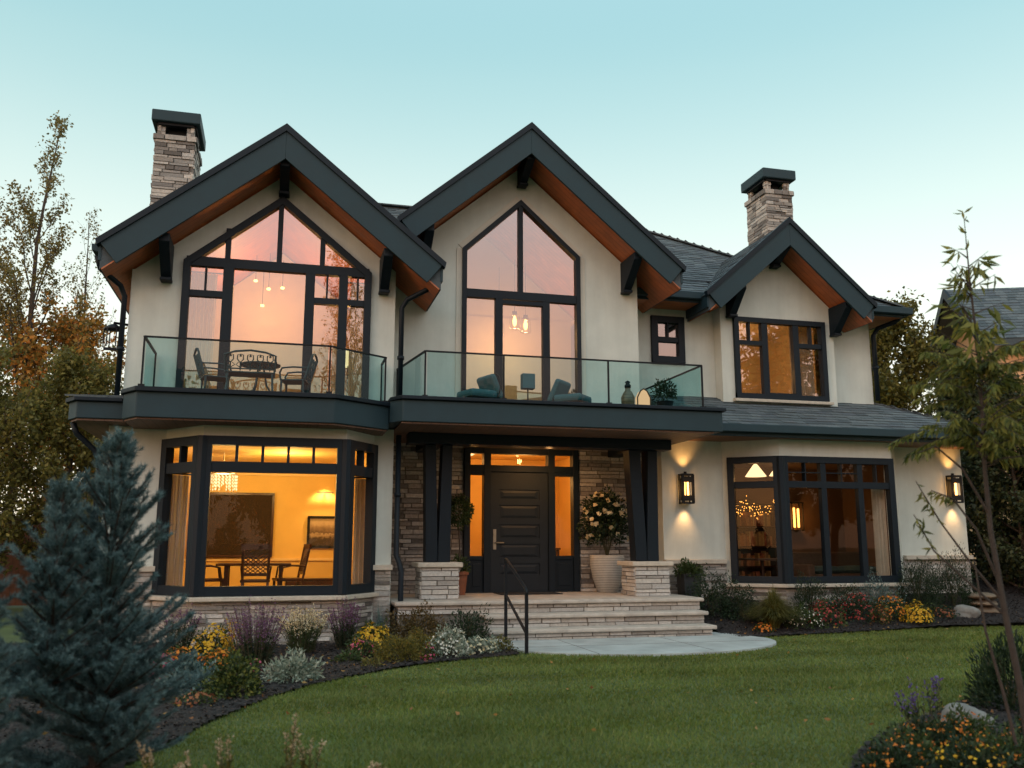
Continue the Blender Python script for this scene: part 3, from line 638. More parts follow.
# wall lamps
def wall_lamp(x, y, z):
    m = MB(); hw = .10; dp = .17; h = .26
    m.box(x-.06, x+.06, y-.03, y, z-.2, z+.2)
    for s, t in ((1, .035), (-1, .03)): m.box(x-hw-.015, x+hw+.015, y-.03-dp-.015, y-.031, z+s*h-t/2, z+s*h+t/2)
    for sx in (-1, 1):
        for yy in (y-.04, y-.03-dp): m.box(x+sx*hw-.012, x+sx*hw+.012, yy-.012, yy+.012, z-h, z+h)
    for sx in (-1, 1): m.box(x+sx*hw-.03, x+sx*hw+.03, y-.036-dp, y-.024-dp, z-h, z+h)
    for zz in (h-.09, -h+.09): m.box(x-hw, x+hw, y-.034-dp, y-.026-dp, z+zz-.05, z+zz+.05)
    m.tube([(x, y-.1, z+h), (x, y-.1, z+h+.06)], .03, 8)
    o = m.build('wall_lamp', BLACK, house)
    for dx in (-.035, .035): b = MB(); b.tube([(x+dx, y-.12, z-.15), (x+dx, y-.12, z+.15)], .02, 8); b.build('bulb', BULB, o)
    lamp('lamp_glow', 'POINT', (x, y-.26, z), 2, (1,.46,.14), size=.05, parent=o)
    lamp('lamp_up', 'SPOT', (x, y-.13, z+h+.07), 14, (1,.46,.13), size=.05, parent=o, aim=(.02,.26,1), cone=84, blend=1)
    lamp('lamp_down', 'SPOT', (x, y-.13, z-h-.05), 16, (1,.52,.2), size=.05, parent=o, aim=(-.03,.24,-1), cone=78, blend=1)
wall_lamp(3.14, RYL, 2.42); wall_lamp(8.99, RYL, 2.50)
mb = MB(); mb.box(-6.82, -6.54, -1.62, -1.58, 4.32, 4.36); mb.tube([(-6.5,-1.5,4.75),(-6.7,-1.6,4.75),(-6.7,-1.6,4.7)], .02, 6); mb.lathe([(.05,.36),(.14,.3),(.14,.28),(.02,.27)], (-6.7,-1.6,4.36), 10)
for t in range(6): mb.tube([(-6.7+.13*math.cos(t*1.047), -1.6+.13*math.sin(t*1.047), 4.36), (-6.7+.13*math.cos(t*1.047), -1.6+.13*math.sin(t*1.047), 4.65)], .01, 5)
mb.build('wall_lamp', BLACK, house)
# porch downlights
for x in (.42,):
    m = MB(); m.lathe([(.075,0),(.085,-.012),(.055,-.012),(.05,-.004)], (x,-1.15,3.194), 16); o = m.build('downlight', BRASS, house)
    b = MB(); b.lathe([(.0,0),(.05,0),(.05,-.003),(0,-.003)], (x,-1.15,3.186), 12); b.build('bulb', BULB, o)
    lamp('downlight_beam', 'SPOT', (x, -1.15, 3.16), 46, (1,.52,.2), size=.04, parent=o, aim=(0,.35,-1), cone=140, blend=.8)
    lamp('downlight_spill', 'POINT', (x, -1.0, 3.02), 9, (1,.48,.16), size=.05, parent=o)

# ------------------------------------------------------------------ rooms behind the glass
def room(x0, x1, y0, y1, z0, z1, m, fm=FLOORW, ceil=True, plan=None):
    mb = MB(); mb.box(x0-.05, x1+.05, y1, y1+.05, z0, z1); mb.box(x0-.05, x0, y0, y1-.001, z0, z1); mb.box(x1, x1+.05, y0, y1-.001, z0, z1)
    pl = plan or rect(x0, x1, y0, y1)
    if ceil: mb.pz(pl, z1+.001, z1+.03)
    o = mb.build('room_wall', m, house); f = MB(); f.pz(pl, z0-.05, z0-.001); f.build('floor', fm, o); return o
room(-6.35, -2.6, -1.75, 2.3, .36, 3.0, PAPER, plan=[(-6.35,-1.75),(-5.66,-1.75),(-5.14,-2.44),(-3.28,-2.44),(-2.86,-1.75),(-2.6,-1.75),(-2.6,2.3),(-6.35,2.3)])
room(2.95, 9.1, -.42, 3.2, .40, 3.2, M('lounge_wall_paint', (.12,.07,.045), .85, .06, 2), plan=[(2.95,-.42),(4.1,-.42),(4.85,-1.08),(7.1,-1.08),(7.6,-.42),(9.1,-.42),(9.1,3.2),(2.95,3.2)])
room(-1.5, 1.9, .22, 3.2, .56, 3.25, PAPER)
room(-6.3, -2.6, -1.48, 2.4, 3.56, 5.6, PLASTER, ceil=False); room(-2.2, 2.0, -.78, 2.5, 3.6, 6.3, PLASTER, ceil=False)
mb = MB(); mb.py([(-6.4,5.5),(-2.5,5.5),(-2.5,zs('l',-2.5)),(-4.27,zs('l',-4.27)),(-6.4,zs('l',-6.4))], 2.46, 2.5); mb.py([(-2.3,6.2),(2.1,6.2),(2.1,zs('c',2.1)),(-.1,zs('c',-.1)),(-2.3,zs('c',-2.3))], 2.56, 2.6); mb.build('room_wall', PLASTER, house)
room(4.36, 6.6, .01, 2.2, 3.9, 6.0, PLASTER); room(2.4, 4.2, .22, 2.0, 4.4, 6.0, PLASTER)
mb = MB(); mb.box(-6.35, -2.6, 2.24, 2.295, 2.74, 2.86); mb.box(-6.35, -2.6, 2.26, 2.295, .36, .52); mb.box(-6.35,-2.6,2.262,2.296,1.10,1.15); mb.build('room_moulding', M('moulding_paint', (.8,.58,.28), .6, .05), house)

# ------------------------------------------------------------------ furniture and lamps indoors
def dining_chair(label, x, y, rz, proto=[None]):
    if proto[0]:
        o = copy_tree(proto[0]); o.location = (x, y, .36); o.rotation_euler.z = rz; o['label'] = label; return o
    t = thing('dining_chair', label, 'chair', (x, y, .36), rz, 'carved dining chairs'); proto[0] = t
    m = MB(); m.box(-.24, .24, -.22, .24, .43, .475); m.build('seat', WOOD_D, t, bevel=.012)
    m = MB()
    for s in (-.2, .2): m.bar((s, -.21, .47), (s*1.05, -.31, 1.0), .04, .035)
    m.bar((-.24, -.315, 1.01), (.24, -.315, 1.01), .035, .09); m.bar((-.2, -.235, .56), (.2, -.235, .56), .03, .05)
    yz = lambda z: -.21-.10*(z-.47)/.53
    for k in range(-3, 8):
        for s in (1, -1):
            a = (-.2, .56+k*.06); b = (.2, .56+k*.06+s*.3); pts = []
            for q in np.linspace(0, 1, 13):
                z = a[1]+(b[1]-a[1])*q
                if .57 < z < .98: pts.append((a[0]+.4*q, yz(z), z))
            if len(pts) > 1: m.tube(pts, .0085, 5)
    m.build('backrest', WOOD_D, t)
    for sx in (-.2, .2):
        for ya, yb in ((.2, .22), (-.2, -.25)): m = MB(); m.bar((sx, ya, .43), (sx*1.05, yb, 0), .04, .04, up=(0,1,0)); m.build('leg', WOOD_D, t)
    for s in (-.22, .22): m = MB(); m.tube([(s, -.23, .68), (s*1.1, 0, .69), (s*1.1, .14, .66), (s, .17, .47)], .016, 6); m.build('armrest', WOOD_D, t)
    return t
dining_chair('carved dining chair with its lattice back to the window', -4.46, -.15, 0)
dining_chair('carved dining chair at the left end of the table', -5.22, .42, -1.45)
dining_chair('carved dining chair at the right end of the table, seen from its side', -3.92, .38, 1.75)
t = thing('dining_table', 'dark wooden dining table behind the bay window', 'table', (-4.5, .5, .36))
m = MB(); m.box(-.62, .62, -.38, .4, .69, .73); m.build('tabletop', WOOD_D, t, bevel=.01)
for sx in (-.45, .45):
    for sy in (-.25, .27): m = MB(); m.bar((sx, sy, .69), (sx, sy, 0), .07, .07, up=(0,1,0)); m.build('leg', WOOD_D, t)
PANEL = M('woven_panel', (.026,.014,.009), .9, .5, 40, .8, 60)
t = thing('wall_hanging', 'large dark woven panel on the dining room wall', 'wall hanging', (-5.0, 2.27, 1.2))
m = MB(); m.box(-.74, .74, -.045, .02, 0, 1.17); m.build('panel', PANEL, t)
m = MB()
for a, b in (((-.76,0),(-.76,1.17)),((.76,0),(.76,1.17)),((-.78,1.18),(.78,1.18)),((-.78,-.01),(.78,-.01))): m.bar((a[0],-.02,a[1]), (b[0],-.02,b[1]), .045, .07, up=(0,1,0))
m.build('frame', WOOD_D, t)
t = thing('framed_picture', 'framed dark landscape picture under a lamp on the dining room wall', 'picture', (-3.26, 2.285, 1.36))
m = MB()
for a, b in (((-.29,0),(-.29,.58)),((.29,0),(.29,.58)),((-.31,.58),(.31,.58)),((-.31,0),(.31,0))): m.bar((a[0],-.02,a[1]), (b[0],-.02,b[1]), .05, .04, up=(0,1,0))
m.build('frame', BLACK, t)
def bands(name, cols):
    m = M(name, (1,1,1)); tr = m.node_tree; rp = ramp_node(tr, cols); sx = tr.nodes.new('ShaderNodeSeparateXYZ'); co = tr.nodes.new('ShaderNodeTexCoord'); nz = tr.nodes.new('ShaderNodeTexNoise'); nz.inputs['Scale'].default_value = 7
    ad = tr.nodes.new('ShaderNodeMath'); ad.operation = 'MULTIPLY_ADD'; ad.inputs[1].default_value = .35
    tr.links.new(co.outputs['Generated'], sx.inputs[0]); tr.links.new(co.outputs['Generated'], nz.inputs[0]); tr.links.new(nz.outputs[0], ad.inputs[0]); tr.links.new(sx.outputs[2], ad.inputs[2]); tr.links.new(ad.outputs[0], rp.inputs[0])
    tr.links.new(rp.outputs[0], tr.nodes['Principled BSDF'].inputs['Base Color']); return m
m = MB(); m.box(-.27, .27, -.022, .0, .02, .56); m.build('canvas', bands('landscape_print', [(0,(.02,.015,.01)),(.45,(.05,.03,.02)),(.6,(.35,.26,.18)),(.66,(.10,.06,.04)),(.85,(.25,.17,.11)),(1,(.4,.3,.2))]), t)
t = thing('picture_lamp', 'small picture lamp lighting the dining room wall', 'lamp', (-3.26, 2.25, 2.42)); m = MB(); m.bar((-.16,-.14,0), (.16,-.14,0), .035, .03); m.bar((0,-.14,0), (0,.04,.03), .015, .015); m.build('arm', BRASS, t)
lamp('lamp_beam', 'SPOT', (0,-.22,.12), 45, (1,.58,.2), .04, t, (0,.6,-1), 100, .9)
t = thing('chandelier', 'lit crystal chandelier over the dining table', 'chandelier', (-5.1, .4, 3.0))
m = MB(); m.tube([(0,0,0),(0,0,-.38)], .01, 6)
for q in (.12, .24): m.lathe([(q-.01,-.39),(q,-.385),(q,-.375),(q-.01,-.37)], n=20)
m.build('frame', BRASS, t)
m = MB()
for r_, n in ((.12, 12), (.24, 24)):
    for k in range(n):
        a = 6.283*k/n; x, y = r_*math.cos(a), r_*math.sin(a); z = -.40
        for j in range(random.randint(3, 5)): m.lathe([(.0,z),(.013,z-.02),(0,z-.05)], (x, y, 0), 5); z -= .055
m.build('crystal', SHADE, t)
lamp('glow', 'POINT', (.0, 0, -.55), 56, (1,.66,.22), .2, t)
lamp('room_glow', 'POINT', (1.1, -.1, -.35), 52, (1,.66,.22), .25, t)
def curtain(x, y, z0, z1, wd, label, rz=0):
    t = thing('curtain', label, 'curtain', (x, y, z0), rz, 'curtains behind the windows'); m = MB(); n = 40
    pts = [(-wd/2+wd*i/n, .035*math.sin(i*1.15)+.012*math.sin(i*.5)) for i in range(n+1)]
    for a, b in zip(pts, pts[1:]): m.poly([(a[0],a[1],0),(b[0],b[1],0),(b[0],b[1],z1-z0),(a[0],a[1],z1-z0)])
    m.build('cloth', CURTAIN, t, smooth=True); r = MB(); r.tube([(-wd/2-.1,0,z1-z0+.02),(wd/2+.1,0,z1-z0+.02)], .014, 8); r.build('rod', BLACK, t)
curtain(-5.62, -1.62, .38, 2.44, .34, 'pale curtain at the left side of the dining bay', .5)
curtain(-2.86, -1.55, .38, 2.44, .26, 'pale curtain at the right side of the dining bay', -.6)
curtain(7.02, -.98, .42, 2.46, .26, 'pale curtain at the right end of the lounge window')
curtain(-5.46, -1.42, 3.60, 5.68, .42, 'pale curtain at the left of the window above the left balcony')
curtain(-3.0, -1.42, 3.60, 5.68, .26, 'pale curtain at the right of the window above the left balcony')
curtain(6.2, .05, 4.0, 5.85, .55, 'pale curtain in the window under the right gable')
t = thing('sideboard', 'low wooden sideboard against the dining room wall', 'sideboard', (-3.35, 2.05, .36)); m = MB(); m.box(-.6,.6,-.2,.2,.06,.38); m.build('body', WOOD_D, t)
m = MB(); m.box(-.62,.62,-.22,.2,.381,.41); m.build('top', WOOD_D, t, bevel=.006)
for x in (-.3,.3): m = MB(); m.box(x-.27,x+.27,-.215,-.201,.09,.36); m.build('door', WOOD_D, t, bevel=.005)
# lounge on the right
def pendant(label, x, y, z, top, s=1, power=25):
    t = thing('pendant_lamp', label, 'lamp', (x, y, z), 0, 'pendant lamps in the lounge'); m = MB(); m.tube([(0,0,.3*s),(0,0,top-z)], .008, 6); m.build('cord', BLACK, t)
    m = MB(); m.lathe([(.03*s,.30*s),(.06*s,.27*s),(.24*s,.02*s),(.25*s,0),(.235*s,.0),(.05*s,.25*s)], n=24); m.build('lamp_shade', SHADE, t, smooth=True); lamp('glow', 'POINT', (0,0,-.08), power, (1,.52,.18), .1, t)
pendant('white cone pendant lamp lit behind the lounge window', 5.3, .55, 2.78, 3.2, .85, 8)
pendant('smaller pendant lamp further back in the lounge', 6.8, 2.3, 2.95, 3.2, .6, 4)
t = thing('fairy_lights', 'swags of tiny fairy lights deep in the lounge', 'lights', (6.3, 2.9, 2.5)); m = MB(); c_ = MB()
for k in range(3):
    pts = [(-.7+1.5*i/16, .02*k, -.09*k-.16*math.sin(math.pi*((i*2)%16)/16)) for i in range(17)]; c_.tube(pts, .004, 4)
    for p in pts:
        for j in range(3): m.lathe([(0,-.012),(.008,0),(0,.012)], (p[0]+random.uniform(-.04,.04), p[1]-.02, p[2]+random.uniform(-.22,.03)), 5)
m.build('bulbs', FIRE, t); c_.build('cord', BLACK, t)
t = thing('lounge_lantern', 'tall lit lantern on the back wall of the lounge', 'lamp', (7.75, 3.12, 1.75)); m = MB()
for sx in (-.14,.14):
    for sy in (-.1,.05): m.bar((sx,sy,0),(sx,sy,.62),.02,.02,up=(0,1,0))
m.box(-.16,.16,-.12,.07,-.02,0); m.box(-.16,.16,-.12,.07,.62,.65); m.build('frame', BLACK, t)
m = MB(); m.tube([(-.05,-.02,.06),(-.05,-.02,.52)], .025, 8); m.tube([(.06,-.02,.06),(.06,-.02,.5)], .025, 8); m.build('bulb', FIRE, t); lamp('glow', 'POINT', (0,-.3,.3), 5, (1,.45,.12), .08, t)
def cushion(mb, c, sx, sy, sz): 
    n = 10
    for s in (1, -1):
        b = len(mb.v)
        for i in range(n+1):
            for j in range(n+1):
                u = i/n*2-1; v = j/n*2-1; h = max(0, (1-u**4)*(1-v**4))**.5; mb.v.append((c[0]+u*sx*(1-.06*(1-v*v)), c[1]+v*sy*(1-.06*(1-u*u)), c[2]+s*sz*h))
        for i in range(n):
            for j in range(n): mb.f.append((b+i*(n+1)+j, b+(i+1)*(n+1)+j, b+(i+1)*(n+1)+j+1, b+i*(n+1)+j+1))
BROWN = M('brown_upholstery', (.13,.075,.05), .9, .2, 14, .3, 120)
t = thing('sofa', 'low brown sofa with cushions under the lounge window', 'sofa', (7.7, 1.5, .40), .15); m = MB(); m.box(-.95,.95,-.4,.4,.1,.4); m.build('base', BROWN, t, bevel=.04)
m = MB(); m.box(-.95,.95,.28,.45,.402,.85); m.build('backrest', BROWN, t, bevel=.05)
for s in (-1,1): m = MB(); m.box(s*1.04-.09,s*1.04+.09,-.4,.45,.1,.6); m.build('armrest', BROWN, t, bevel=.04)
for x in (-.48,.48): m = MB(); cushion(m, (x,-.05,.47), .45, .33, .09); m.build('cushion', CUSHION, t, smooth=True)
t = thing('round_table', 'round wooden table beneath the cone pendant lamp', 'table', (5.35, .55, .40)); m = MB(); m.lathe([(.0,.70),(.5,.70),(.5,.735),(0,.735)], n=28); m.build('tabletop', WOOD_D, t)
m = MB(); m.lathe([(.25,0),(.24,.03),(.04,.06),(.035,.699)], n=16); m.build('leg', WOOD_D, t)
t = thing('bookcase', 'dark bookcase with books at the back of the lounge', 'bookcase', (6.5, 2.95, .40)); m = MB(); m.box(-.5,.5,.15,.2,0,1.9)
m.box(-.52,-.48,-.15,.2,0,1.95); m.box(.48,.52,-.15,.2,0,1.95); m.build('case', WOOD_D, t)
BOOKS = M('book_spines', (.2,.1,.06), .7, .2, 20, island=[(.3,.08,.04),(.5,.35,.15),(.12,.08,.06),(.4,.18,.07)])
for k, z in enumerate((.05,.5,.95,1.4,1.9)):
    m = MB(); m.box(-.478,.478,-.14,.148,z,z+.03); s_ = m.build('shelf', WOOD_D, t)
    if k < 4:
        b = MB(); x = -.45
        while x < .4:
            wd = random.uniform(.03,.06); b.box(x, x+wd-.004, -.08, .1, z+.031, z+.031+random.uniform(.2,.34)); x += wd if random.random() > .12 else .14
        b.build('books', BOOKS, s_)
lamp_h = thing('ceiling_lamp', 'lit bowl lamp on the entrance hall ceiling', 'lamp', (-.55, 1.3, 3.24)); m = MB(); m.lathe([(.16,0),(.15,-.05),(.08,-.10),(0,-.11)], n=20); m.build('lamp_shade', SHADE, lamp_h, smooth=True)
lamp('glow', 'POINT', (0,0,-.25), 38, (1,.5,.15), .12, lamp_h); lamp('glow', 'POINT', (1.2,.3,-.6), 20, (1,.5,.15), .12, lamp_h)
t = thing('console_table', 'narrow console table in the entrance hall', 'table', (1.2, 2.6, .56)); m = MB(); m.box(-.5,.5,-.15,.15,.74,.78); m.build('tabletop', WOOD_D, t)
for sx in (-.45,.45): m = MB(); m.box(sx-.025,sx+.025,-.13,.13,0,.739); m.build('leg', WOOD_D, t)
# upstairs lamps
GJ = glass('jar_glass', (.95,.93,.9), .06)
for k, (x, y, z) in enumerate(((.42,1.4,5.78),(.68,1.5,5.74),(.16,1.7,5.68))):
    t = thing('pendant_jar', ['glass jar pendant lamp, middle of three behind the pointed window', 'glass jar pendant lamp, rightmost behind the pointed window', 'glass jar pendant lamp, leftmost behind the pointed window'][k], 'lamp', (x,y,z), 0, 'jar pendants upstairs')
    m = MB(); m.tube([(0,0,.38),(0,0,1.5)], .006, 5); m.tube([(0,0,.32),(0,0,.38)], .05, 8); m.build('cord', BLACK, t)
    m = MB(); m.lathe([(.05,.33),(.11,.27),(.12,.04),(.10,0)], n=16); m.build('jar', GJ, t, smooth=True)
    m = MB(); m.lathe([(0,.06),(.035,.10),(.045,.18),(.02,.28),(0,.3)], n=10); m.build('bulb', BULB, t, smooth=True); lamp('glow', 'POINT', (0,0,-.12), 15, (1,.56,.22), .06, t)
for k, (x, y, z, wh) in enumerate(((-4.75,1.2,6.35,'leftmost and highest'),(-4.5,1.0,6.15,'third from the left'),(-4.25,1.4,6.3,'rightmost'),(-4.62,1.7,6.0,'lowest'))):
    t = thing('spot_lamp', 'tiny ceiling spot lamp upstairs on the left, '+wh+' of four', 'lamp', (x,y,z), 0, 'ceiling spots upstairs'); m = MB(); m.tube([(0,0,.05),(0,0,7.0-z-.12)], .006, 5); m.build('stem', BLACK, t)
    m = MB(); m.lathe([(0,0),(.035,.01),(.035,.04),(.01,.05)], n=10); m.build('bulb', BULB, t); lamp('glow', 'POINT', (0,0,-.1), 12, (1,.52,.18), .05, t)
t = thing('floor_lamp', 'warm floor lamp in the room above the left balcony', 'lamp', (-3.02, .3, 3.57)); m = MB(); m.tube([(0,0,0.03),(0,0,1.1)], .012, 6); m.lathe([(.14,0),(.13,.03),(.02,.035)], n=14); m.build('stand', BLACK, t)
m = MB(); m.lathe([(.16,1.05),(.10,1.35),(.09,1.35),(.15,1.05)], n=18); m.build('lamp_shade', SHADE, t, smooth=True); lamp('glow', 'POINT', (0,-.25,1.2), 60, (1,.5,.14), .1, t)
t = thing('table_lamp', 'warm lamp in the room under the right gable', 'lamp', (5.2, 1.4, 3.91)); m = MB(); m.tube([(0,0,0),(0,0,.9)], .015, 6); m.lathe([(.13,0),(.12,.03),(.02,.035)], n=14); m.build('stand', BLACK, t)
m = MB(); m.lathe([(.17,.88),(.11,1.15),(.1,1.15),(.16,.88)], n=18); m.build('lamp_shade', SHADE, t, smooth=True); lamp('glow', 'POINT', (0,-.3,1.1), 22, (1,.5,.14), .1, t)

# ------------------------------------------------------------------ balcony furniture
def scroll_back(m, w_, z0, z1, y0, y1):
    yy = lambda z: y0+(y1-y0)*(z-z0)/(z1-z0)
    m.tube([(-w_, yy(z0), z0), (-w_*1.02, yy(z1)-.0, z1-.06), (-w_*.6, yy(z1), z1), (0, yy(z1), z1+.03), (w_*.6, yy(z1), z1), (w_*1.02, yy(z1), z1-.06), (w_, yy(z0), z0)], .02, 6)
    k = max(3, int(w_*2/.16))
    for i in range(k):
        x = -w_+2*w_*(i+.5)/k; h = z1-z0
        m.tube([(x, yy(z0), z0), (x, yy(z0+.45*h), z0+.45*h)], .012, 5)
        for s in (-1, 1):
            m.tube([(x, yy(z0+.4*h), z0+.4*h), (x+s*.05, yy(z0+.6*h), z0+.6*h), (x+s*.045, yy(z0+.82*h), z0+.82*h), (x+s*.005, yy(z0+.86*h), z0+.86*h), (x+s*.01, yy(z0+.72*h), z0+.72*h)], .011, 5)
            m.tube([(x, yy(z0+.15*h), z0+.15*h), (x+s*.07, yy(z0+.3*h), z0+.3*h), (x+s*.03, yy(z0+.42*h), z0+.42*h)], .009, 5)
    m.tube([(-w_, yy(z0+.1*(z1-z0)), z0+.1*(z1-z0)), (w_, yy(z0+.1*(z1-z0)), z0+.1*(z1-z0))], .014, 5)
def patio_seat(name, label, cat, x, y, rz, w_, top=.95):
    t = thing(name, label, cat, (x, y, 3.54), rz, 'cast iron furniture on the left balcony'); t.scale = (.86, .86, .76)
    m = MB(); m.box(-w_, w_, -.22, .22, .40, .43); m.build('seat', IRON, t, bevel=.01)
    m = MB(); scroll_back(m, w_, .44, top, -.22, -.34); m.build('backrest', IRON, t)
    for sx in (-w_*.9, w_*.9):
        for sy, e in ((.19,.24),(-.19,-.26)): m = MB(); m.tube([(sx,sy,.40),(sx*1.02,sy,.2),(sx*1.06,e,0)], [.02,.016,.02], 6); m.build('leg', IRON, t)
        m = MB(); m.tube([(sx*1.1,-.26,.66),(sx*1.16,0,.67),(sx*1.16,.18,.65),(sx*1.08,.22,.56),(sx*1.08,.2,.42)], .018, 6); m.build('armrest', IRON, t)
    return t
patio_seat('patio_bench', 'ornate cast iron bench with its scrolled back to the railing', 'bench', -4.62, -2.62, 0, .40, .78)
patio_seat('patio_chair', 'ornate iron armchair on the left balcony, left of the bench', 'chair', -5.14, -2.15, -1.35, .23)
patio_seat('patio_chair', 'ornate iron armchair on the left balcony, right of the bench', 'chair', -3.98, -2.15, 1.35, .23)
t = thing('patio_table', 'round iron table on the left balcony behind the bench', 'table', (-4.5, -2.12, 3.54)); t.scale = (.9,.9,.8); m = MB(); m.lathe([(0,.68),(.33,.68),(.34,.70),(0,.71)], n=28); m.build('tabletop', IRON, t)
for k in range(3): a = k*2.094; m = MB(); m.tube([(.05*math.cos(a),.05*math.sin(a),.68),(.12*math.cos(a),.12*math.sin(a),.3),(.28*math.cos(a),.28*math.sin(a),0)], .016, 6); m.build('leg', IRON, t)
def lounge_chair(label, x, y, rz, wire):
    t = thing('lounge_chair', label, 'chair', (x, y, 3.58), rz, 'cushioned chairs on the middle balcony'); t.scale = (.74, .74, .8)
    m = MB(); m.box(-.34,.34,-.34,.34,.17,.33); m.build('seat', CUSHION, t, bevel=.06)
    m = MB(); m.box(-.34,.34,-.27,.27,-.07,.07); o = m.build('backrest', CUSHION, t, bevel=.06); o.location = (0,-.33,.42); o.rotation_euler = (R(62),0,0)
    m = MB()
    if wire:
        m.tube([(.36*math.cos(a), -.38-.05*math.sin(a), .38+.34*math.sin(a)) for a in np.linspace(-.4, math.pi+.4, 16)], .012, 6)
        for k in range(-3, 4): m.tube([(k*.09, -.36, .2), (k*.1, -.45, .42), (k*.09, -.44, .36+.34*math.sqrt(max(0,1-(k*.09/.36)**2)))], .006, 5)
    m.tube([(-.36,-.36,.16),(.36,-.36,.16),(.36,.34,.16),(-.36,.34,.16),(-.36,-.36,.16)], .014, 6); m.build('frame', BLACK, t)
    for sx in (-.32,.32):
        for sy in (-.32,.3): m = MB(); m.tube([(sx,sy,.16),(sx*1.1,sy*1.1,0)], .013, 6); m.build('leg', BLACK, t)
lounge_chair('round wire lounge chair with a teal cushion at the left of the middle balcony', -1.12, -2.1, 1.9, True)
lounge_chair('low teal cushioned lounge chair in front of the balcony doors', .52, -2.05, -2.3, False)
t = thing('ornament_jar', 'dark banded stoneware jar with a stopper on the middle balcony', 'jar', (1.40, -2.3, 3.61))
m = MB(); m.lathe([(.06,0),(.11,.05),(.115,.2),(.07,.29),(.045,.32),(.045,.36),(.0,.36)], n=18); m.build('body', M('banded_glaze', (.16,.10,.06), .35, .3, 9, .1, 40, wave=(2,.06)), t, smooth=True)
m = MB(); m.lathe([(.05,.36),(.055,.40),(.03,.43),(.045,.46),(0,.49)], n=14); m.build('stopper', BLACK, t, smooth=True)
t = thing('candle_lantern', 'small arched lantern glowing orange on the middle balcony', 'lantern', (1.66, -2.3, 3.61)); m = MB(); m.prism([(-.11,.05),(.11,.05),(.11,.2),(.06,.30),(0,.34),(-.06,.30),(-.11,.2)], lambda x, z: (x,-.05,z), lambda x, z: (x,.05,z)); m.build('shade', emit('lit_parchment', (1,.50,.26), .75), t)
m = MB(); m.box(-.13,.13,-.07,.07,0,.049); m.tube([(-.115,-.06,.05),(-.115,-.06,.2),(-.06,-.06,.31),(0,-.06,.35),(.06,-.06,.31),(.115,-.06,.2),(.115,-.06,.05)], .012, 5); m.build('frame', WOOD_D, t)
t = thing('table_lamp', 'slender lamp with a square teal shade by the balcony doors', 'lamp', (-.13, -1.6, 3.6)); m = MB(); m.lathe([(.10,0),(.09,.02),(.012,.03),(.012,.40)], n=14); m.build('stand', BLACK, t); m = MB(); m.box(-.11,.11,-.08,.08,.40,.66); m.build('lamp_shade', CUSHION, t, bevel=.01)

# ------------------------------------------------------------------ porch things
def leafmat(name, cols, trans=.25): return M(name, (.1,.1,.1), .55, .12, 4, island=cols, trans=trans, spec=.3)
def unit(n): v = rng.normal(size=(n, 3)); return v/np.linalg.norm(v, axis=1, keepdims=True)
def leaves(P, D, L, W):                                # kite-shaped leaves, folded a little along the midrib
    n = len(P); D = D/np.linalg.norm(D, axis=1, keepdims=True); N = unit(n); S = np.cross(D, N); S /= np.linalg.norm(S, axis=1, keepdims=True)+1e-9; N = np.cross(S, D)
    L = np.broadcast_to(np.asarray(L, float).reshape(-1, 1) if np.ndim(L) else L, (n, 1)); W = np.broadcast_to(np.asarray(W, float).reshape(-1, 1) if np.ndim(W) else W, (n, 1))
    m = P+D*L*.45; V = np.stack([P, m+S*W+N*W*.4, P+D*L-N*L*.12, m-S*W+N*W*.4], 1).reshape(-1, 3)
    return V, np.arange(4*n).reshape(-1, 4)
def discs(P, N, r, k=6):
    n = len(P); N = N/np.linalg.norm(N, axis=1, keepdims=True); A = np.cross(N, unit(n)); A /= np.linalg.norm(A, axis=1, keepdims=True)+1e-9; B = np.cross(N, A)
    r = np.broadcast_to(np.asarray(r, float).reshape(-1, 1) if np.ndim(r) else r, (n, 1)); o = []
    for j in range(k):
        t = 6.2832*j/k; q = r*(1 if j % 2 == 0 else .72); o.append(P+A*q*math.cos(t)+B*q*math.sin(t)+N*q*(.25 if j % 2 == 0 else .05))
    return np.stack(o, 1).reshape(-1, 3), np.arange(k*n).reshape(-1, k)
def dome(n, rx, ry, rz, inner=.55, low=-.05, lump=.16):
    d = unit(n*3); d = d[d[:,2] > low][:n]; f = rng.uniform(0, 6, 6)
    b = 1+lump*(np.sin(d[:,0]*4+f[0])*np.sin(d[:,1]*4+f[1])+.6*np.sin(d[:,2]*6+d[:,0]*7+f[2])+.5*np.sin(d[:,1]*9+f[3]))
    r = (inner+(1-inner)*rng.random(len(d))**.6)*b
    return d*r[:,None]*np.array([rx,ry,rz]), d
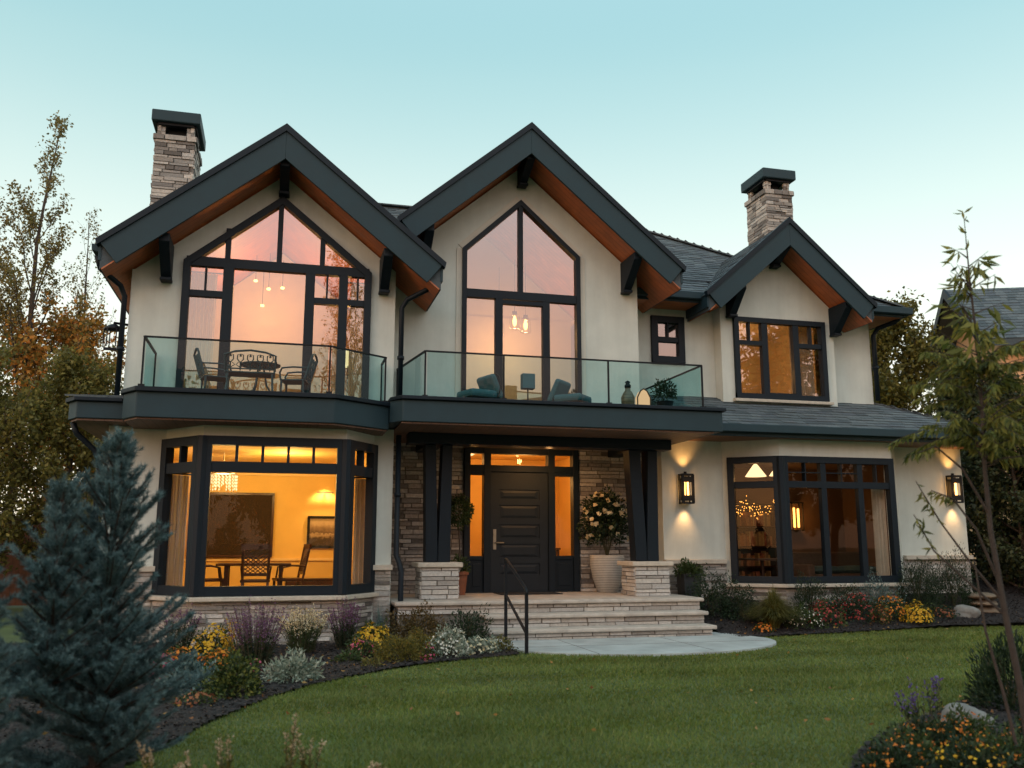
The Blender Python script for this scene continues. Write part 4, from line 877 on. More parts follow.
GREENS = {'dark': [(.012,.028,.012),(.022,.042,.018),(.035,.06,.026),(.018,.035,.02)], 'mid': [(.03,.055,.018),(.05,.085,.025),(.07,.10,.03),(.04,.06,.02)],
 'olive': [(0.091, 0.091, 0.023),(0.143, 0.13, 0.033),(0.195, 0.163, 0.039),(0.065, 0.078, 0.026)], 'silver': [(.20,.25,.19),(.30,.34,.27),(.42,.45,.36),(.14,.19,.14)], 'blue': [(.08,.14,.14),(.13,.20,.19),(.2,.28,.26),(.05,.09,.09)],
 'brown': [(.075,.05,.018),(.11,.075,.025),(.05,.045,.016),(.14,.09,.03)], 'varie': [(.02,.04,.012),(.04,.07,.02),(.20,.22,.05),(.03,.05,.015)], 'gold': [(0.12, 0.108, 0.024),(0.264, 0.204, 0.036),(0.06, 0.072, 0.024),(0.192, 0.156, 0.036)], 'autumn': [(0.552, 0.204, 0.036),(0.66, 0.288, 0.048),(0.312, 0.168, 0.042),(0.168, 0.144, 0.042),(0.456, 0.264, 0.06)],
 'slim': [(0.121, 0.143, 0.033),(0.202, 0.202, 0.045),(0.283, 0.263, 0.056),(0.061, 0.081, 0.024)], 'birch': [(.17,.14,.04),(.25,.17,.045),(.13,.13,.045),(.28,.20,.06)], 'hedge': [(0.029, 0.042, 0.018),(0.052, 0.065, 0.023),(0.078, 0.078, 0.026),(0.019, 0.029, 0.013)], 'olivet': [(0.156, 0.14, 0.036),(0.234, 0.203, 0.051),(0.312, 0.25, 0.062),(0.109, 0.109, 0.036)]}
GM = {k: leafmat(k+'_leaves', v, .42 if k in ('autumn','olivet','birch','gold','slim') else .25) for k, v in GREENS.items()}
FL = {k: leafmat(k+'_petals', v, .3) for k, v in {'yellow': [(.62,.36,.02),(.75,.48,.03),(.5,.26,.015)], 'orange': [(.6,.17,.02),(.72,.28,.025),(.5,.12,.015)], 'red': [(.30,.035,.03),(.42,.07,.05),(.2,.02,.025)], 'pink': [(.5,.08,.16),(.6,.16,.22),(.38,.04,.10)], 'white': [(.7,.68,.58),(.6,.58,.48),(.75,.72,.66)], 'cream': [(.68,.58,.36),(.72,.66,.48),(.6,.46,.25)], 'purple': [(.17,.07,.16),(.24,.11,.22),(.12,.05,.12)], 'violet': [(.09,.06,.22),(.14,.10,.3)], 'rust': [(.26,.09,.04),(.35,.14,.05),(.2,.06,.03)], 'tan': [(.42,.30,.18),(.5,.38,.25)]}.items()}
STEM = M('plant_stem', (.05,.045,.02), .8, .2, 10); BARK = M('tree_bark', (.07,.05,.038), .9, .3, 14, .8, 40); BARK_D = M('dark_bark', (.045,.032,.026), .9, .3, 14, .8, 60)
def bush(name, label, cat, x, y, z, w_, h, gm, n, ll, lw, fl=None, nf=0, fr=.02, group=None, inner=.5, fn_up=0, k=6, lump=.24):
    t = thing(name, label, cat, (x, y, z), random.uniform(0, 6), group); P, D = dome(n, w_/2, w_/2, h*.95, inner, -.05, lump)
    P[:,2] += .02; Vv, F = leaves(P, D+unit(len(P))*.8+np.array([0,0,fn_up]), rng.uniform(.7,1.2,len(P))*ll, rng.uniform(.8,1.2,len(P))*lw); npmesh('foliage', Vv, F, GM[gm], t)
    m = MB()
    for i in range(9): a = random.uniform(0, 6.28); r_ = random.uniform(.2,.6)*w_/2; m.tube([(0,0,-.03),(r_*.4*math.cos(a),r_*.4*math.sin(a),h*.35),(r_*math.cos(a),r_*math.sin(a),h*.75)], [.008,.006,.003], 4)
    m.build('stems', STEM, t)
    if fl:
        P, D = dome(nf, w_/2, w_/2, h, .93, .08, lump*.5); P[:,2] += .02; Vv, F = discs(P, D+unit(len(P))*.35, rng.uniform(.7,1.2,len(P))*fr, k); npmesh('flowers', Vv, F, FL[fl], t)
    return t
def spikes(name, label, cat, x, y, z, w_, h, gm, fl, n=70, group=None, flo=.45, fs=.012, dens=26):
    t = thing(name, label, cat, (x, y, z), 0, group); m = MB(); LP = []; LD = []; FP = []
    for i in range(n):
        a = random.uniform(0, 6.28); r_ = math.sqrt(random.random())*w_/2; hh = h*random.uniform(.72, 1.05)*(1-.25*(2*r_/w_)**2); b = np.array([r_*.35*math.cos(a), r_*.35*math.sin(a), -.02]); tp = np.array([r_*math.cos(a), r_*math.sin(a), hh])+rng.normal(0,.012,3); md = (b+tp)/2+np.array([0,0,.05])
        m.tube([b, md, tp], [.004,.003,.0015], 3, False)
        for q in rng.uniform(.1, 1, dens):
            p = b*(1-q)+tp*q+np.array([0,0,.2*q*(1-q)]); (FP if q > 1-flo+random.uniform(-.1,.1) else LP).append(p+rng.normal(0,.006,3))
    m.build('stems', STEM, t); LP = np.array(LP); Vv, F = leaves(LP, unit(len(LP))*.7+np.array([0,0,.8]), rng.uniform(.03,.07,len(LP)), .006); npmesh('foliage', Vv, F, GM[gm], t)
    if fl: FP = np.array(FP); Vv, F = leaves(FP, unit(len(FP))+np.array([0,0,.7]), rng.uniform(.8,1.6,len(FP))*fs*1.6, fs*.6); npmesh('flowers', Vv, F, FL[fl], t)
    return t
def fountain(name, label, cat, x, y, z, w_, h, gm, n=900, wd=.004, group=None):
    t = thing(name, label, cat, (x, y, z), 0, group); a = rng.uniform(0, 6.28, n); r_ = w_/2*rng.random(n)**.55; hh = h*rng.uniform(.55,1.05,n)*(1-.35*(2*r_/w_)**2); S = 5; Vs = []
    for s in range(S+1):
        q = s/S; rad = .12*w_*rng.random(n)*0+r_*(.12+.88*q**1.6); zz = hh*(1.9*q-.9*q*q*(1+.55*(2*r_/w_))); wv = wd*(1-q*.9)
        c = np.stack([rad*np.cos(a), rad*np.sin(a), zz-.02], -1); sd = np.stack([-np.sin(a)*wv, np.cos(a)*wv, 0*a], -1); Vs += [c-sd, c+sd]
    Vv = np.stack(Vs, 1).reshape(-1, 3); k = 2*(S+1); base = (np.arange(n)*k)[:,None]; F = np.concatenate([base+np.array([2*s,2*s+1,2*s+3,2*s+2]) for s in range(S)], 0)
    npmesh('foliage', Vv, F, GM[gm], t); return t
t = thing('potted_plant', 'bushy potted plant at the right corner of the middle balcony', 'potted plant', (2.08, -2.25, 3.61)); m = MB(); m.lathe([(.10,0),(.14,.14),(.15,.16),(.12,.16),(0,.14)], n=18); m.build('pot', BLACK, t)
P, D = dome(520, .19, .19, .24, .3, -.3, .2); P[:,2] += .28; Vv, F = leaves(P, D+unit(len(P))*.8, .06, .014); npmesh('foliage', Vv, F, GM['dark'], t)
# planters on the porch
POT = M('ribbed_planter_glaze', (.42,.41,.38), .7, .15, 5, .3, 60, wave=(2,.03))
t = thing('planter', 'tall pale ribbed planter with a cream flowering bush by the door', 'planter', (1.70, -.36, .56))
m = MB(); m.lathe([(.17,0),(.19,.02),(.27,.25),(.31,.48),(.315,.62),(.30,.66),(.27,.66),(.27,.60),(0,.60)], n=32); m.build('pot', POT, t, smooth=True)
P, D = dome(2600, .42, .40, .52, .35, -.75, .2); P[:,2] += 1.28; Vv, F = leaves(P, D+unit(len(P))*.9, rng.uniform(.05,.09,len(P)), .02); npmesh('foliage', Vv, F, GM['dark'], t)
P, D = dome(85, .42, .40, .52, .95, -.6, .12); P[:,2] += 1.28; Vv, F = discs(np.repeat(P,3,0)+rng.normal(0,.012,(len(P)*3,3)), np.repeat(D,3,0)+unit(len(P)*3)*.6, .042, 8); npmesh('flowers', Vv, F, FL['cream'], t)
m = MB()
for i in range(10): a = random.uniform(0,6.28); m.tube([(0,0,.6),(.1*math.cos(a),.1*math.sin(a),.95),(.25*math.cos(a),.25*math.sin(a),1.35)], [.012,.009,.004], 5)
m.build('stems', STEM, t)
TERRA = M('terracotta_clay', (.20,.07,.035), .8, .2, 8, .3, 60)
t = thing('potted_tree', 'clipped potted shrub in a terracotta pot left of the door', 'potted plant', (-1.10, -.60, .56))
m = MB(); m.lathe([(.12,0),(.155,.33),(.18,.34),(.18,.40),(.15,.40),(.14,.36),(0,.36)], n=24); m.build('pot', TERRA, t, smooth=False)
m = MB(); m.tube([(0,0,.35),(.02,0,.8),(-.01,.01,1.25)], [.018,.014,.012], 6); m.build('trunk', BARK, t)
P, D = dome(1500, .24, .24, .27, .4, -1, .12); P[:,2] += 1.42; P2, D2 = dome(420, .22, .22, .25, .3, -.1, .2); P2[:,2] += .40; P = np.concatenate([P,P2]); D = np.concatenate([D,D2]); Vv, F = leaves(P, D+unit(len(P))*.8, .05, .013); npmesh('foliage', Vv, F, GM['mid'], t)
t = thing('square_planter', 'dark square planter with a low shrub against the stone plinth', 'planter', (2.98, -1.05, .12))
m = MB(); m.prism(rect(-.17,.17,-.17,.17), lambda x, y: (x*.85,y*.85,0), lambda x, y: (x,y,.78)); m.build('pot', M('dark_planter', (.02,.024,.028), .5, .15, 6, .1, 40), t, bevel=.012)
P, D = dome(900, .24, .24, .22, .3, -.1, .25); P[:,2] += .76; Vv, F = leaves(P, D+unit(len(P))*.7, .06, .014); npmesh('foliage', Vv, F, GM['mid'], t)
t = thing('doormat', 'dark doormat in front of the entrance door', 'doormat', (.15, -.55, .5605)); m = MB(); m.box(-.55,.55,-.3,.3,0,.015); m.build('mat', M('coir_mat', (.03,.026,.024), .95, .4, 80, .8, 200), t, bevel=.004)
m = MB()
for a, b in (((-.5,-.25),(.5,-.25)),((-.5,.25),(.5,.25)),((-.5,-.25),(-.5,.25)),((.5,-.25),(.5,.25))): m.bar((*a,.0165),(*b,.0165),.02,.004)
m.build('border', BLACK, t)
t = thing('handrail', 'black metal handrail beside the front steps', 'handrail', (-.95, -4.4, 0))
m = MB(); m.bar((.02,1.12,0),(.02,1.12,1.185),.04,.04,up=(0,1,0)); m.build('post', BLACK, t); m = MB(); m.bar((.02,0,0),(.02,0,.80),.04,.04,up=(0,1,0)); m.build('post', BLACK, t)
m = MB(); m.tube([(.02,1.16,1.16),(.02,1.13,1.20),(.02,1.08,1.195),(.02,.06,.84),(.02,0,.80),(.02,-.02,.76)], .022, 8); m.build('rail', BLACK, t, smooth=True)
m = MB(); m.bar((.02,1.12,.70),(.02,0,.26),.025,.035); m.build('brace', BLACK, t)

# ------------------------------------------------------------------ flower beds
B_ = 'plants in the left flower bed'; C_ = 'plants in the right flower bed'
spikes('purple_grass', 'dark grassy clump with purple tips in front of the bay window, nearest the spruce', 'plant', -5.31, -3.33, 0, .6, .66, 'dark', 'purple', 60, B_, .3)
bush('chrysanthemum', 'yellow chrysanthemum mound left of the tall purple salvia', 'flower', -4.85, -3.95, 0, .5, .38, 'mid', 700, .05, .012, 'yellow', 420, .022, B_)
spikes('gold_spike', 'narrow yellow spiky plant touching the purple salvia', 'flower', -4.62, -4.2, 0, .2, .52, 'gold', 'yellow', 16, B_, .7)
spikes('salvia', 'largest purple salvia clump under the bay window', 'flower', -4.32, -4.7, 0, .78, .80, 'dark', 'purple', 120, B_, .55)
spikes('gold_shrub', 'upright green shrub with pale yellow tips between two purple clumps', 'shrub', -3.76, -3.75, 0, .7, .62, 'mid', 'cream', 110, B_, .4, .014)
spikes('salvia', 'smaller purple salvia clump at the right end of the bay', 'flower', -3.18, -3.35, 0, .55, .72, 'dark', 'purple', 80, B_, .5)
fountain('blue_grass', 'blue green ornamental grass at the corner by the downpipe', 'grass', -2.68, -2.95, 0, .5, .72, 'blue', 260, .004, B_)
bush('brown_shrub', 'rounded olive brown shrub in front of the porch corner', 'shrub', -2.15, -2.95, 0, .95, .50, 'brown', 3200, .045, .009, group=B_)
bush('chrysanthemum', 'bright yellow chrysanthemum mound beside the olive brown shrub', 'flower', -2.86, -3.6, 0, .52, .34, 'mid', 700, .05, .012, 'yellow', 480, .022, B_)
bush('pink_flower', 'low pink and green flowering clump under the yellow mound', 'flower', -3.02, -4.3, 0, .44, .22, 'mid', 500, .05, .012, 'pink', 60, .02, B_)
bush('gold_mound', 'spreading golden olive mound at the bed edge', 'shrub', -2.62, -4.75, 0, .66, .30, 'gold', 2600, .035, .008, group=B_)
bush('gold_mound', 'smaller golden mound squeezed beside the white flowers', 'shrub', -2.32, -4.35, 0, .5, .30, 'gold', 1600, .035, .008, group=B_)
bush('white_flower', 'white flowering clump left of the front steps', 'flower', -1.98, -4.5, 0, .56, .34, 'silver', 900, .045, .011, 'white', 170, .018, B_)
bush('dark_shrub', 'dark green airy shrub against the porch steps', 'shrub', -1.46, -3.3, 0, .64, .52, 'dark', 1500, .05, .010, group=B_, inner=.3)
bush('white_flower', 'low cream and white flowers near the handrail', 'flower', -1.52, -4.25, 0, .50, .20, 'silver', 600, .045, .012, 'cream', 90, .018, B_)
bush('olive_tuft', 'tiny olive tuft at the foot of the handrail', 'plant', -1.2, -4.12, 0, .36, .17, 'olive', 500, .04, .008, group=B_)
bush('pink_flower', 'few magenta flowers between gold mound and white flowers', 'flower', -2.3, -4.85, 0, .18, .22, 'mid', 120, .04, .01, 'pink', 26, .018, B_)
bush('silver_mound', 'silvery white leaved mound alone near the lawn edge', 'plant', -3.92, -6.1, 0, .56, .27, 'silver', 1500, .06, .010, group=B_, inner=.4)
bush('variegated_shrub', 'round dark shrub with yellow flecked leaves near the lawn', 'shrub', -4.46, -6.95, 0, .50, .36, 'varie', 1900, .045, .013, group=B_)
bush('chrysanthemum', 'orange chrysanthemum mound behind the round flecked shrub', 'flower', -4.72, -5.3, 0, .42, .24, 'mid', 500, .05, .012, 'orange', 190, .022, B_)
bush('chrysanthemum', 'orange red flower mound partly behind the spruce', 'flower', -5.16, -5.0, 0, .36, .24, 'mid', 400, .05, .012, 'orange', 160, .022, B_)
bush('pink_flower', 'magenta flower clump next to the spruce branch', 'flower', -5.24, -5.55, 0, .34, .22, 'mid', 300, .05, .012, 'pink', 110, .022, B_)
bush('dusty_miller', 'pale blue grey leafy clump partly hidden by the spruce', 'plant', -4.96, -6.2, 0, .50, .26, 'blue', 1100, .06, .014, group=B_)
bush('dusty_miller', 'small pale blue clump left of the round flecked shrub', 'plant', -4.72, -6.6, 0, .26, .22, 'blue', 400, .06, .014, group=B_)
bush('red_flower', 'low rusty red flowers by the spruce at the lawn edge', 'flower', -4.78, -7.35, 0, .36, .10, 'mid', 160, .04, .01, 'rust', 60, .02, B_)
bush('red_flower', 'small crimson flowers at the foot of the big salvia', 'flower', -4.3, -5.55, 0, .14, .16, 'mid', 60, .04, .01, 'pink', 16, .018, B_)
bush('green_tuft', 'small green tuft on the mulch below the yellow mound', 'plant', -3.22, -4.75, 0, .34, .12, 'mid', 320, .045, .01, group=B_)
bush('green_tuft', 'smallest green tuft lying nearest the lawn curve', 'plant', -3.02, -5.25, 0, .22, .10, 'olive', 220, .04, .009, group=B_)
mz = lambda x, y: float(mound(np.array(x), np.array(y)))
def rb(fn, name, label, cat, x, y, *a, **k): return fn(name, label, cat, x, y, mz(x, y), *a, **k)
rb(bush, 'dark_shrub', 'dark green shrub just right of the porch steps', 'shrub', 3.06, -1.75, .8, .72, 'dark', 2600, .05, .010, group=C_)
rb(bush, 'dark_shrub', 'olive dark shrub between the steps and the fountain grass', 'shrub', 3.5, -1.95, .62, .52, 'dark', 1600, .05, .010, group=C_)
rb(fountain, 'fountain_grass', 'arching olive fountain grass under the right bay', 'grass', 3.78, -2.5, 1.2, .74, 'olive', 2200, .007, C_)
rb(bush, 'blue_shrub', 'fine leaved green shrub against the bay base, behind the fountain grass', 'shrub', 4.98, -1.68, .6, .60, 'dark', 2200, .05, .006, group=C_, fn_up=1)
rb(bush, 'pale_shrub', 'low pale green flowering clump right of the fountain grass', 'flower', 4.30, -2.5, .66, .33, 'mid', 1100, .045, .010, 'white', 110, .015, C_)
rb(bush, 'chrysanthemum', 'red chrysanthemum mound left of the dark red one', 'flower', 4.78, -2.42, .6, .40, 'mid', 700, .05, .012, 'red', 190, .022, C_)
rb(bush, 'chrysanthemum', 'dark red chrysanthemum mound, tallest of the right bed', 'flower', 5.52, -2.25, .72, .46, 'dark', 900, .05, .012, 'red', 200, .022, C_)
rb(bush, 'chrysanthemum', 'small rusty flower clump between the dark red and orange red mounds', 'flower', 5.86, -2.4, .34, .26, 'olive', 300, .04, .010, 'rust', 70, .02, C_)
rb(bush, 'chrysanthemum', 'orange red chrysanthemum mound beside the yellow one', 'flower', 6.2, -2.2, .62, .40, 'mid', 700, .05, .012, 'orange', 180, .022, C_)
rb(bush, 'chrysanthemum', 'bright yellow chrysanthemum mound at the right bed front', 'flower', 6.54, -2.42, .56, .32, 'mid', 500, .05, .012, 'yellow', 420, .024, C_)
rb(bush, 'marigold', 'small orange flower clump on the mulch near the concrete landing', 'flower', 3.46, -2.72, .34, .15, 'mid', 160, .04, .01, 'orange', 60, .022, C_)
rb(bush, 'blue_shrub', 'bluish shrub below the right corner of the bay window', 'shrub', 6.4, -1.6, .75, .55, 'blue', 1800, .05, .006, group=C_, fn_up=1)
rb(bush, 'blue_shrub', 'bluish shrub below the middle of the bay window', 'shrub', 5.75, -1.65, .7, .45, 'dark', 1500, .05, .006, group=C_, fn_up=1)
rb(bush, 'conifer_shrub', 'dense dark conifer shrub between bay window and wall lamp', 'shrub', 7.32, -1.5, .84, .88, 'dark', 4200, .05, .006, group=C_, fn_up=1)
rb(bush, 'conifer_shrub', 'dense dark conifer shrub below the right wall lamp', 'shrub', 8.1, -1.5, .95, .92, 'dark', 4200, .05, .006, group=C_, fn_up=1)
rb(bush, 'chrysanthemum', 'dull red flower clump beside the pale boulder', 'flower', 7.25, -2.2, .46, .22, 'dark', 400, .04, .01, 'rust', 70, .02, C_)
ROCK = M('boulder_rock', (.17,.165,.155), .9, .25, 7, .8, 30)
def rock(label, x, y, z, sx, sy, sz, mm=ROCK, name='boulder', cat='rock', rz=0, group=None, parent=None):
    bm = bmesh.new(); bmesh.ops.create_icosphere(bm, subdivisions=4, radius=1); f = rng.uniform(0, 6, 8)
    for v in bm.verts:
        c = v.co.copy(); n = 1+.09*math.sin(c.x*3+f[0])*math.sin(c.y*3.4+f[1])+.07*math.sin(c.z*4+c.x*2+f[2])+.03*math.sin(c.x*11+f[3])*math.sin(c.y*10+c.z*9+f[4]); v.co = Vector((c.x*sx, c.y*sy, c.z*sz))*n
    me = bpy.data.meshes.new(name); bm.to_mesh(me); bm.free(); me.materials.append(mm); me.polygons.foreach_set('use_smooth', [True]*len(me.polygons))
    o = bpy.data.objects.new(name, me); col.objects.link(o); o.location = (x, y, z); o.rotation_euler.z = rz; return tag(o, label, cat, group)
rock('pale rounded boulder on the mulch below the right wall lamp', 7.83, -2.1, .20, .24, .2, .15)
rock('grey dome shaped boulder among the orange flowers in the foreground', 1.20, -9.75, .0, .21, .19, .165)
rock('small pale stone beside the slender tree trunk', 1.06, -10.42, .02, .07, .06, .08)
for k, (x, y, z, s, l) in enumerate(((8.5,-1.8,.22,.34,'bottom of the stack'),(8.52,-1.78,.35,.32,'middle of the stack'),(8.48,-1.8,.47,.29,'top of the stack'))):
    rock('flat brown stone by the slender tree, '+l, x, y, z, s, .24, .07, M('brown_stone', (.15,.11,.075), .9, .25, 7, .8, 30), 'flat_stone', 'rock', k*.7, 'stacked flat stones')
# front right bed
D_ = 'flowers in the near right bed'
for k, (x, y, w_, h, fc, l) in enumerate(((-.42,-11.05,.40,.15,'orange','orange marigold clump nearest the lawn corner'),(-.12,-10.80,.42,.17,'orange','orange marigold clump below the violet salvia'),(.20,-10.6,.46,.19,'orange','orange marigold clump left of the grey boulder'),(.62,-10.42,.50,.18,'orange','orange marigold clump right in front of the grey boulder'),(.02,-11.2,.46,.17,'yellow','yellow orange marigold clump at the bottom edge of the picture'),(.45,-10.95,.48,.17,'orange','orange marigold clump beside the slender trunk'),(.95,-10.7,.48,.16,'orange','dim orange marigold clump right of the slender trunk'))):
    bush('marigold', l, 'flower', x, y, .02, w_, h, 'mid' if k % 2 else 'dark', 800, .045, .009, fc, 80, .0125, D_, .3, k=8, lump=.32)
spikes('violet_salvia', 'thin violet salvia stalks at the lawn corner', 'flower', .42, -10.25, .02, .42, .40, 'dark', 'violet', 16, D_, .4, .012, 20)
spikes('violet_salvia', 'single tall violet salvia stalk by the grey boulder', 'flower', .74, -10.0, .02, .12, .46, 'dark', 'violet', 5, D_, .35, .014, 20)
bush('dark_shrub', 'dark leafy bush at the right edge behind the boulder', 'shrub', 2.08, -9.3, .02, .72, .56, 'dark', 2600, .06, .010, group=D_, fn_up=.8)
# dry seed heads in front
for k, (x, y, h, l) in enumerate(((-4.32,-10.75,.50,'tallest pale seed spike in the foreground grass'),(-4.02,-10.62,.47,'pale seed spike with a leaning twin behind it'),(-4.52,-10.7,.36,'short tan seed spike left of the tallest one'),(-3.9,-10.55,.38,'loose feathery seed spike leaning right'),(-3.52,-10.75,.22,'lone low seed spike furthest right'),(-4.72,-10.6,.42,'yellowish seed spike closest to the spruce'))):
    spikes('seed_stalk', l, 'grass', x, y, 0, .16, h, 'olive', 'tan', 4, 'dry seed stalks in the foreground', .42, .010, 46)

# fallen leaves on the mulch and the lawn edge
P = np.stack([rng.uniform(-9, 10, 9000), rng.uniform(-12, -2, 9000)], -1); bb = inpoly(P, LBED)|inpoly(P, RBED)|inpoly(P, FBED); ee = ((P[:,0]-WALKC[0])/WALKR[0])**2+((P[:,1]-WALKC[1])/WALKR[1])**2 < 1.05; ee |= (P[:,0] > -1.3) & (P[:,0] < 2.8) & (P[:,1] > -3.6)
P = P[((bb & (rng.random(9000) < .30)) | (rng.random(9000) < .022)) & ~ee]; n = len(P); Q = np.stack([P[:,0], P[:,1], mound(P[:,0], P[:,1])+rng.uniform(.034,.05,n)], -1)
a_ = rng.uniform(0, 6.28, n); Vv, F = leaves(Q, np.stack([np.cos(a_), np.sin(a_), rng.uniform(-.15,.3,n)], -1), rng.uniform(.03,.065,n), rng.uniform(.010,.018,n))
tag(npmesh('fallen_leaves', Vv, F, leafmat('fallen_leaf', [(.20,.09,.03),(.30,.16,.04),(.12,.06,.025),(.34,.22,.06)], .1)), 'dry brown and yellow leaves scattered over the flower beds', 'leaves', kind='stuff')

# ------------------------------------------------------------------ trees
def spruce(label, x, y, H, Rm, leaders=(), seed=1, dens=1.0):
    random.seed(seed); t = thing('spruce_tree', label, 'tree', (x, y, 0), 0, 'blue spruces in the foreground'); wood = MB(); segs = []
    def leader(bx, by, H, Rm, z0):
        wood.tube([(bx,by,z0),(bx,by,z0+(H-z0)*.5),(bx,by,H-.02)], [.035,.02,.005], 6); segs.append(((bx,by,H-.22),(bx,by,H+.03)))
        z = z0+.05
        while z < H-.06:
            q = (z-z0)/(H-z0); Lb = Rm*(1-q)**.68+.05; nb = 6 if q > .5 else 7
            for i in range(nb):
                a = random.uniform(0, 6.28); L = Lb*random.uniform(.55,1.22); el = .36+.72*q+random.uniform(-.15,.15)
                p = Vector((bx,by,z)); d = Vector((math.cos(a)*math.cos(el), math.sin(a)*math.cos(el), math.sin(el))); pts = [p]; k = max(2, int(L/.11))
                for j in range(k): d = (d+Vector((0,0,.10 if j > k*.4 else -.05))).normalized(); p = p+d*L/k; pts.append(p)
                wood.tube(pts, [.008*(1-j/(len(pts)))+.002 for j in range(len(pts))], 4, False)
                for j in range(len(pts)-1):
                    if j >= (len(pts)-1)*.25: segs.append((tuple(pts[j]), tuple(pts[j+1])))
                for j in range(1, len(pts)):
                    dd = (pts[j]-pts[j-1]).normalized(); sd = dd.cross(Vector((0,0,1))).normalized()
                    for s in (-1, 1):
                        for _ in range(2):
                            tl = max(.08, .46*(L*(1-(j-.5)/len(pts))))*random.uniform(.6,1.1); td = (dd*random.uniform(.6,1.0)+sd*s*random.uniform(.4,.8)+Vector((0,0,random.uniform(0,.45)))).normalized(); o = pts[j-1].lerp(pts[j], random.random()); segs.append((tuple(o), tuple(o+td*tl)))
            z += random.uniform(.046,.078)
    leader(0, 0, H, Rm, 0)
    for bx, by, h2, r2, z0 in leaders: leader(bx, by, h2, r2, z0)
    wood.build('trunk', BARK_D, t)
    A = np.array([s[0] for s in segs]); B = np.array([s[1] for s in segs]); Ls = np.linalg.norm(B-A, axis=1); cnt = np.maximum(6, (Ls/.0013*dens).astype(int)); idx = np.repeat(np.arange(len(segs)), cnt); n = len(idx)
    q = rng.random(n)[:,None]; P = A[idx]*(1-q)+B[idx]*q; d = (B-A)[idx]/Ls[idx][:,None]; N = unit(n); N -= d*(N*d).sum(1, keepdims=True); N /= np.linalg.norm(N, axis=1, keepdims=True)
    D = d*rng.uniform(.65,1.1,(n,1))+N*.8+np.array([0,0,.12]); D /= np.linalg.norm(D, axis=1, keepdims=True); S = np.cross(D, unit(n)); S /= np.linalg.norm(S, axis=1, keepdims=True)
    l = rng.uniform(.022,.046,(n,1)); V = np.stack([P-S*.0018, P+S*.0018, P+D*l], 1).reshape(-1, 3); npmesh('crown', V, np.arange(3*n).reshape(-1, 3), SPR, t)
SPR = leafmat('spruce_needles', [(.045,.09,.098),(.07,.128,.136),(.11,.18,.188),(.17,.25,.255)], .15)
spruce('tall blue spruce in the left foreground, its tip against the wall', -5.12, -10.05, 2.04, .60, [(-.24,-.22,1.72,.34,.5)], 3)
spruce('lower blue spruce at the left edge of the picture', -5.72, -10.65, 1.42, .46, [], 5)
def tree(name, label, x, y, H, spread, t0, nprim, nsub, nleaf, lsize, gm, r0=.12, up=(.3,1.2), sig=.12, group=None, trunks=1, seed=1, bark=BARK, z=0, leafmin=.35, sublen=.35):
    random.seed(seed); t = thing(name, label, 'tree', (x, y, z), 0, group); m = MB(); A = []; B = []; ga = random.random()*6
    for k in range(trunks):
        ax = (random.uniform(-.9,.9), random.uniform(-.9,.9)) if trunks > 1 else (0,0); Hk = H*(1 if k == 0 else random.uniform(.6,.85))
        wob = [(random.uniform(-.02,.02)*H, random.uniform(-.02,.02)*H) for _ in range(5)]
        tp = lambda q: Vector((ax[0]*q*1.6+np.interp(q, [0,.25,.5,.75,1], [0]+[w_[0] for w_ in wob[1:]]), ax[1]*q*1.6+np.interp(q, [0,.25,.5,.75,1], [0]+[w_[1] for w_ in wob[1:]]), Hk*q))
        m.tube([tp(q) for q in np.linspace(0,1,12)], [r0*(1-.93*q) for q in np.linspace(0,1,12)], 7)
        for i in range(nprim//trunks):
            q = t0+(1-t0)*(i+random.random())/(nprim//trunks); q = min(q, .985); L = spread((q-t0)/(1-t0))*random.uniform(.75,1.15); ga += 2.4+random.uniform(-.3,.3); el = up[0]+(up[1]-up[0])*q+random.uniform(-.15,.15)
            p = tp(q); d = Vector((math.cos(ga)*math.cos(el), math.sin(ga)*math.cos(el), math.sin(el))); pts = [p]
            for j in range(5): d = (d+Vector((random.uniform(-.12,.12), random.uniform(-.12,.12), .07))).normalized(); p = p+d*L/5; pts.append(p)
            rb_ = max(.006, r0*(1-q)*.45); m.tube(pts, [rb_*(1-.16*j) for j in range(6)], 5, False)
            for j in range(nsub):
                u = random.uniform(leafmin, 1); s0 = min(int(u*5), 4); o = pts[s0].lerp(pts[s0+1], u*5-s0); dd = (pts[s0+1]-pts[s0]).normalized(); sd = (dd+Vector(unit(1)[0])*.9+Vector((0,0,.25))).normalized(); sl = L*sublen*random.uniform(.5,1.2); e = o+sd*sl
                mid = o.lerp(e,.5)+Vector(unit(1)[0])*sl*.08; m.tube([o, mid, e], [rb_*.35,rb_*.25,.003], 3, False); A += [o, mid]; B += [mid, e]
    m.build('trunk', bark, t); A = np.array([tuple(v) for v in A]); B = np.array([tuple(v) for v in B]); sl2 = np.linalg.norm(B-A, axis=1); idx = rng.choice(len(A), nleaf, p=sl2/sl2.sum()); q = rng.random((nleaf,1)); P = A[idx]*(1-q)+B[idx]*q+rng.normal(0, sig, (nleaf,3))
    V, F = leaves(P, unit(nleaf)+np.array([0,0,-.3]), rng.uniform(.7,1.3,nleaf)*lsize, rng.uniform(.7,1.3,nleaf)*lsize*.32); npmesh('crown', V, F, GM[gm], t); return t
tree('birch_tree', 'tall thin tree with sparse brown leaves rising at the left edge', -10.5, 7.4, 12.0, lambda q: .5+2.2*math.sin(math.pi*min(1, .25+q*.75))**1.0*(1-q*.75), .30, 50, 9, 9500, .085, 'birch', .13, (.75,1.25), .07, trunks=2, seed=21)
tree('thin_tree', 'thin bare branched tree between the tall tree and the house', -9.3, 9.0, 10.0, lambda q: 1.9*(1-q*.7), .30, 30, 8, 1300, .07, 'birch', .09, (.75,1.2), .06, seed=27)
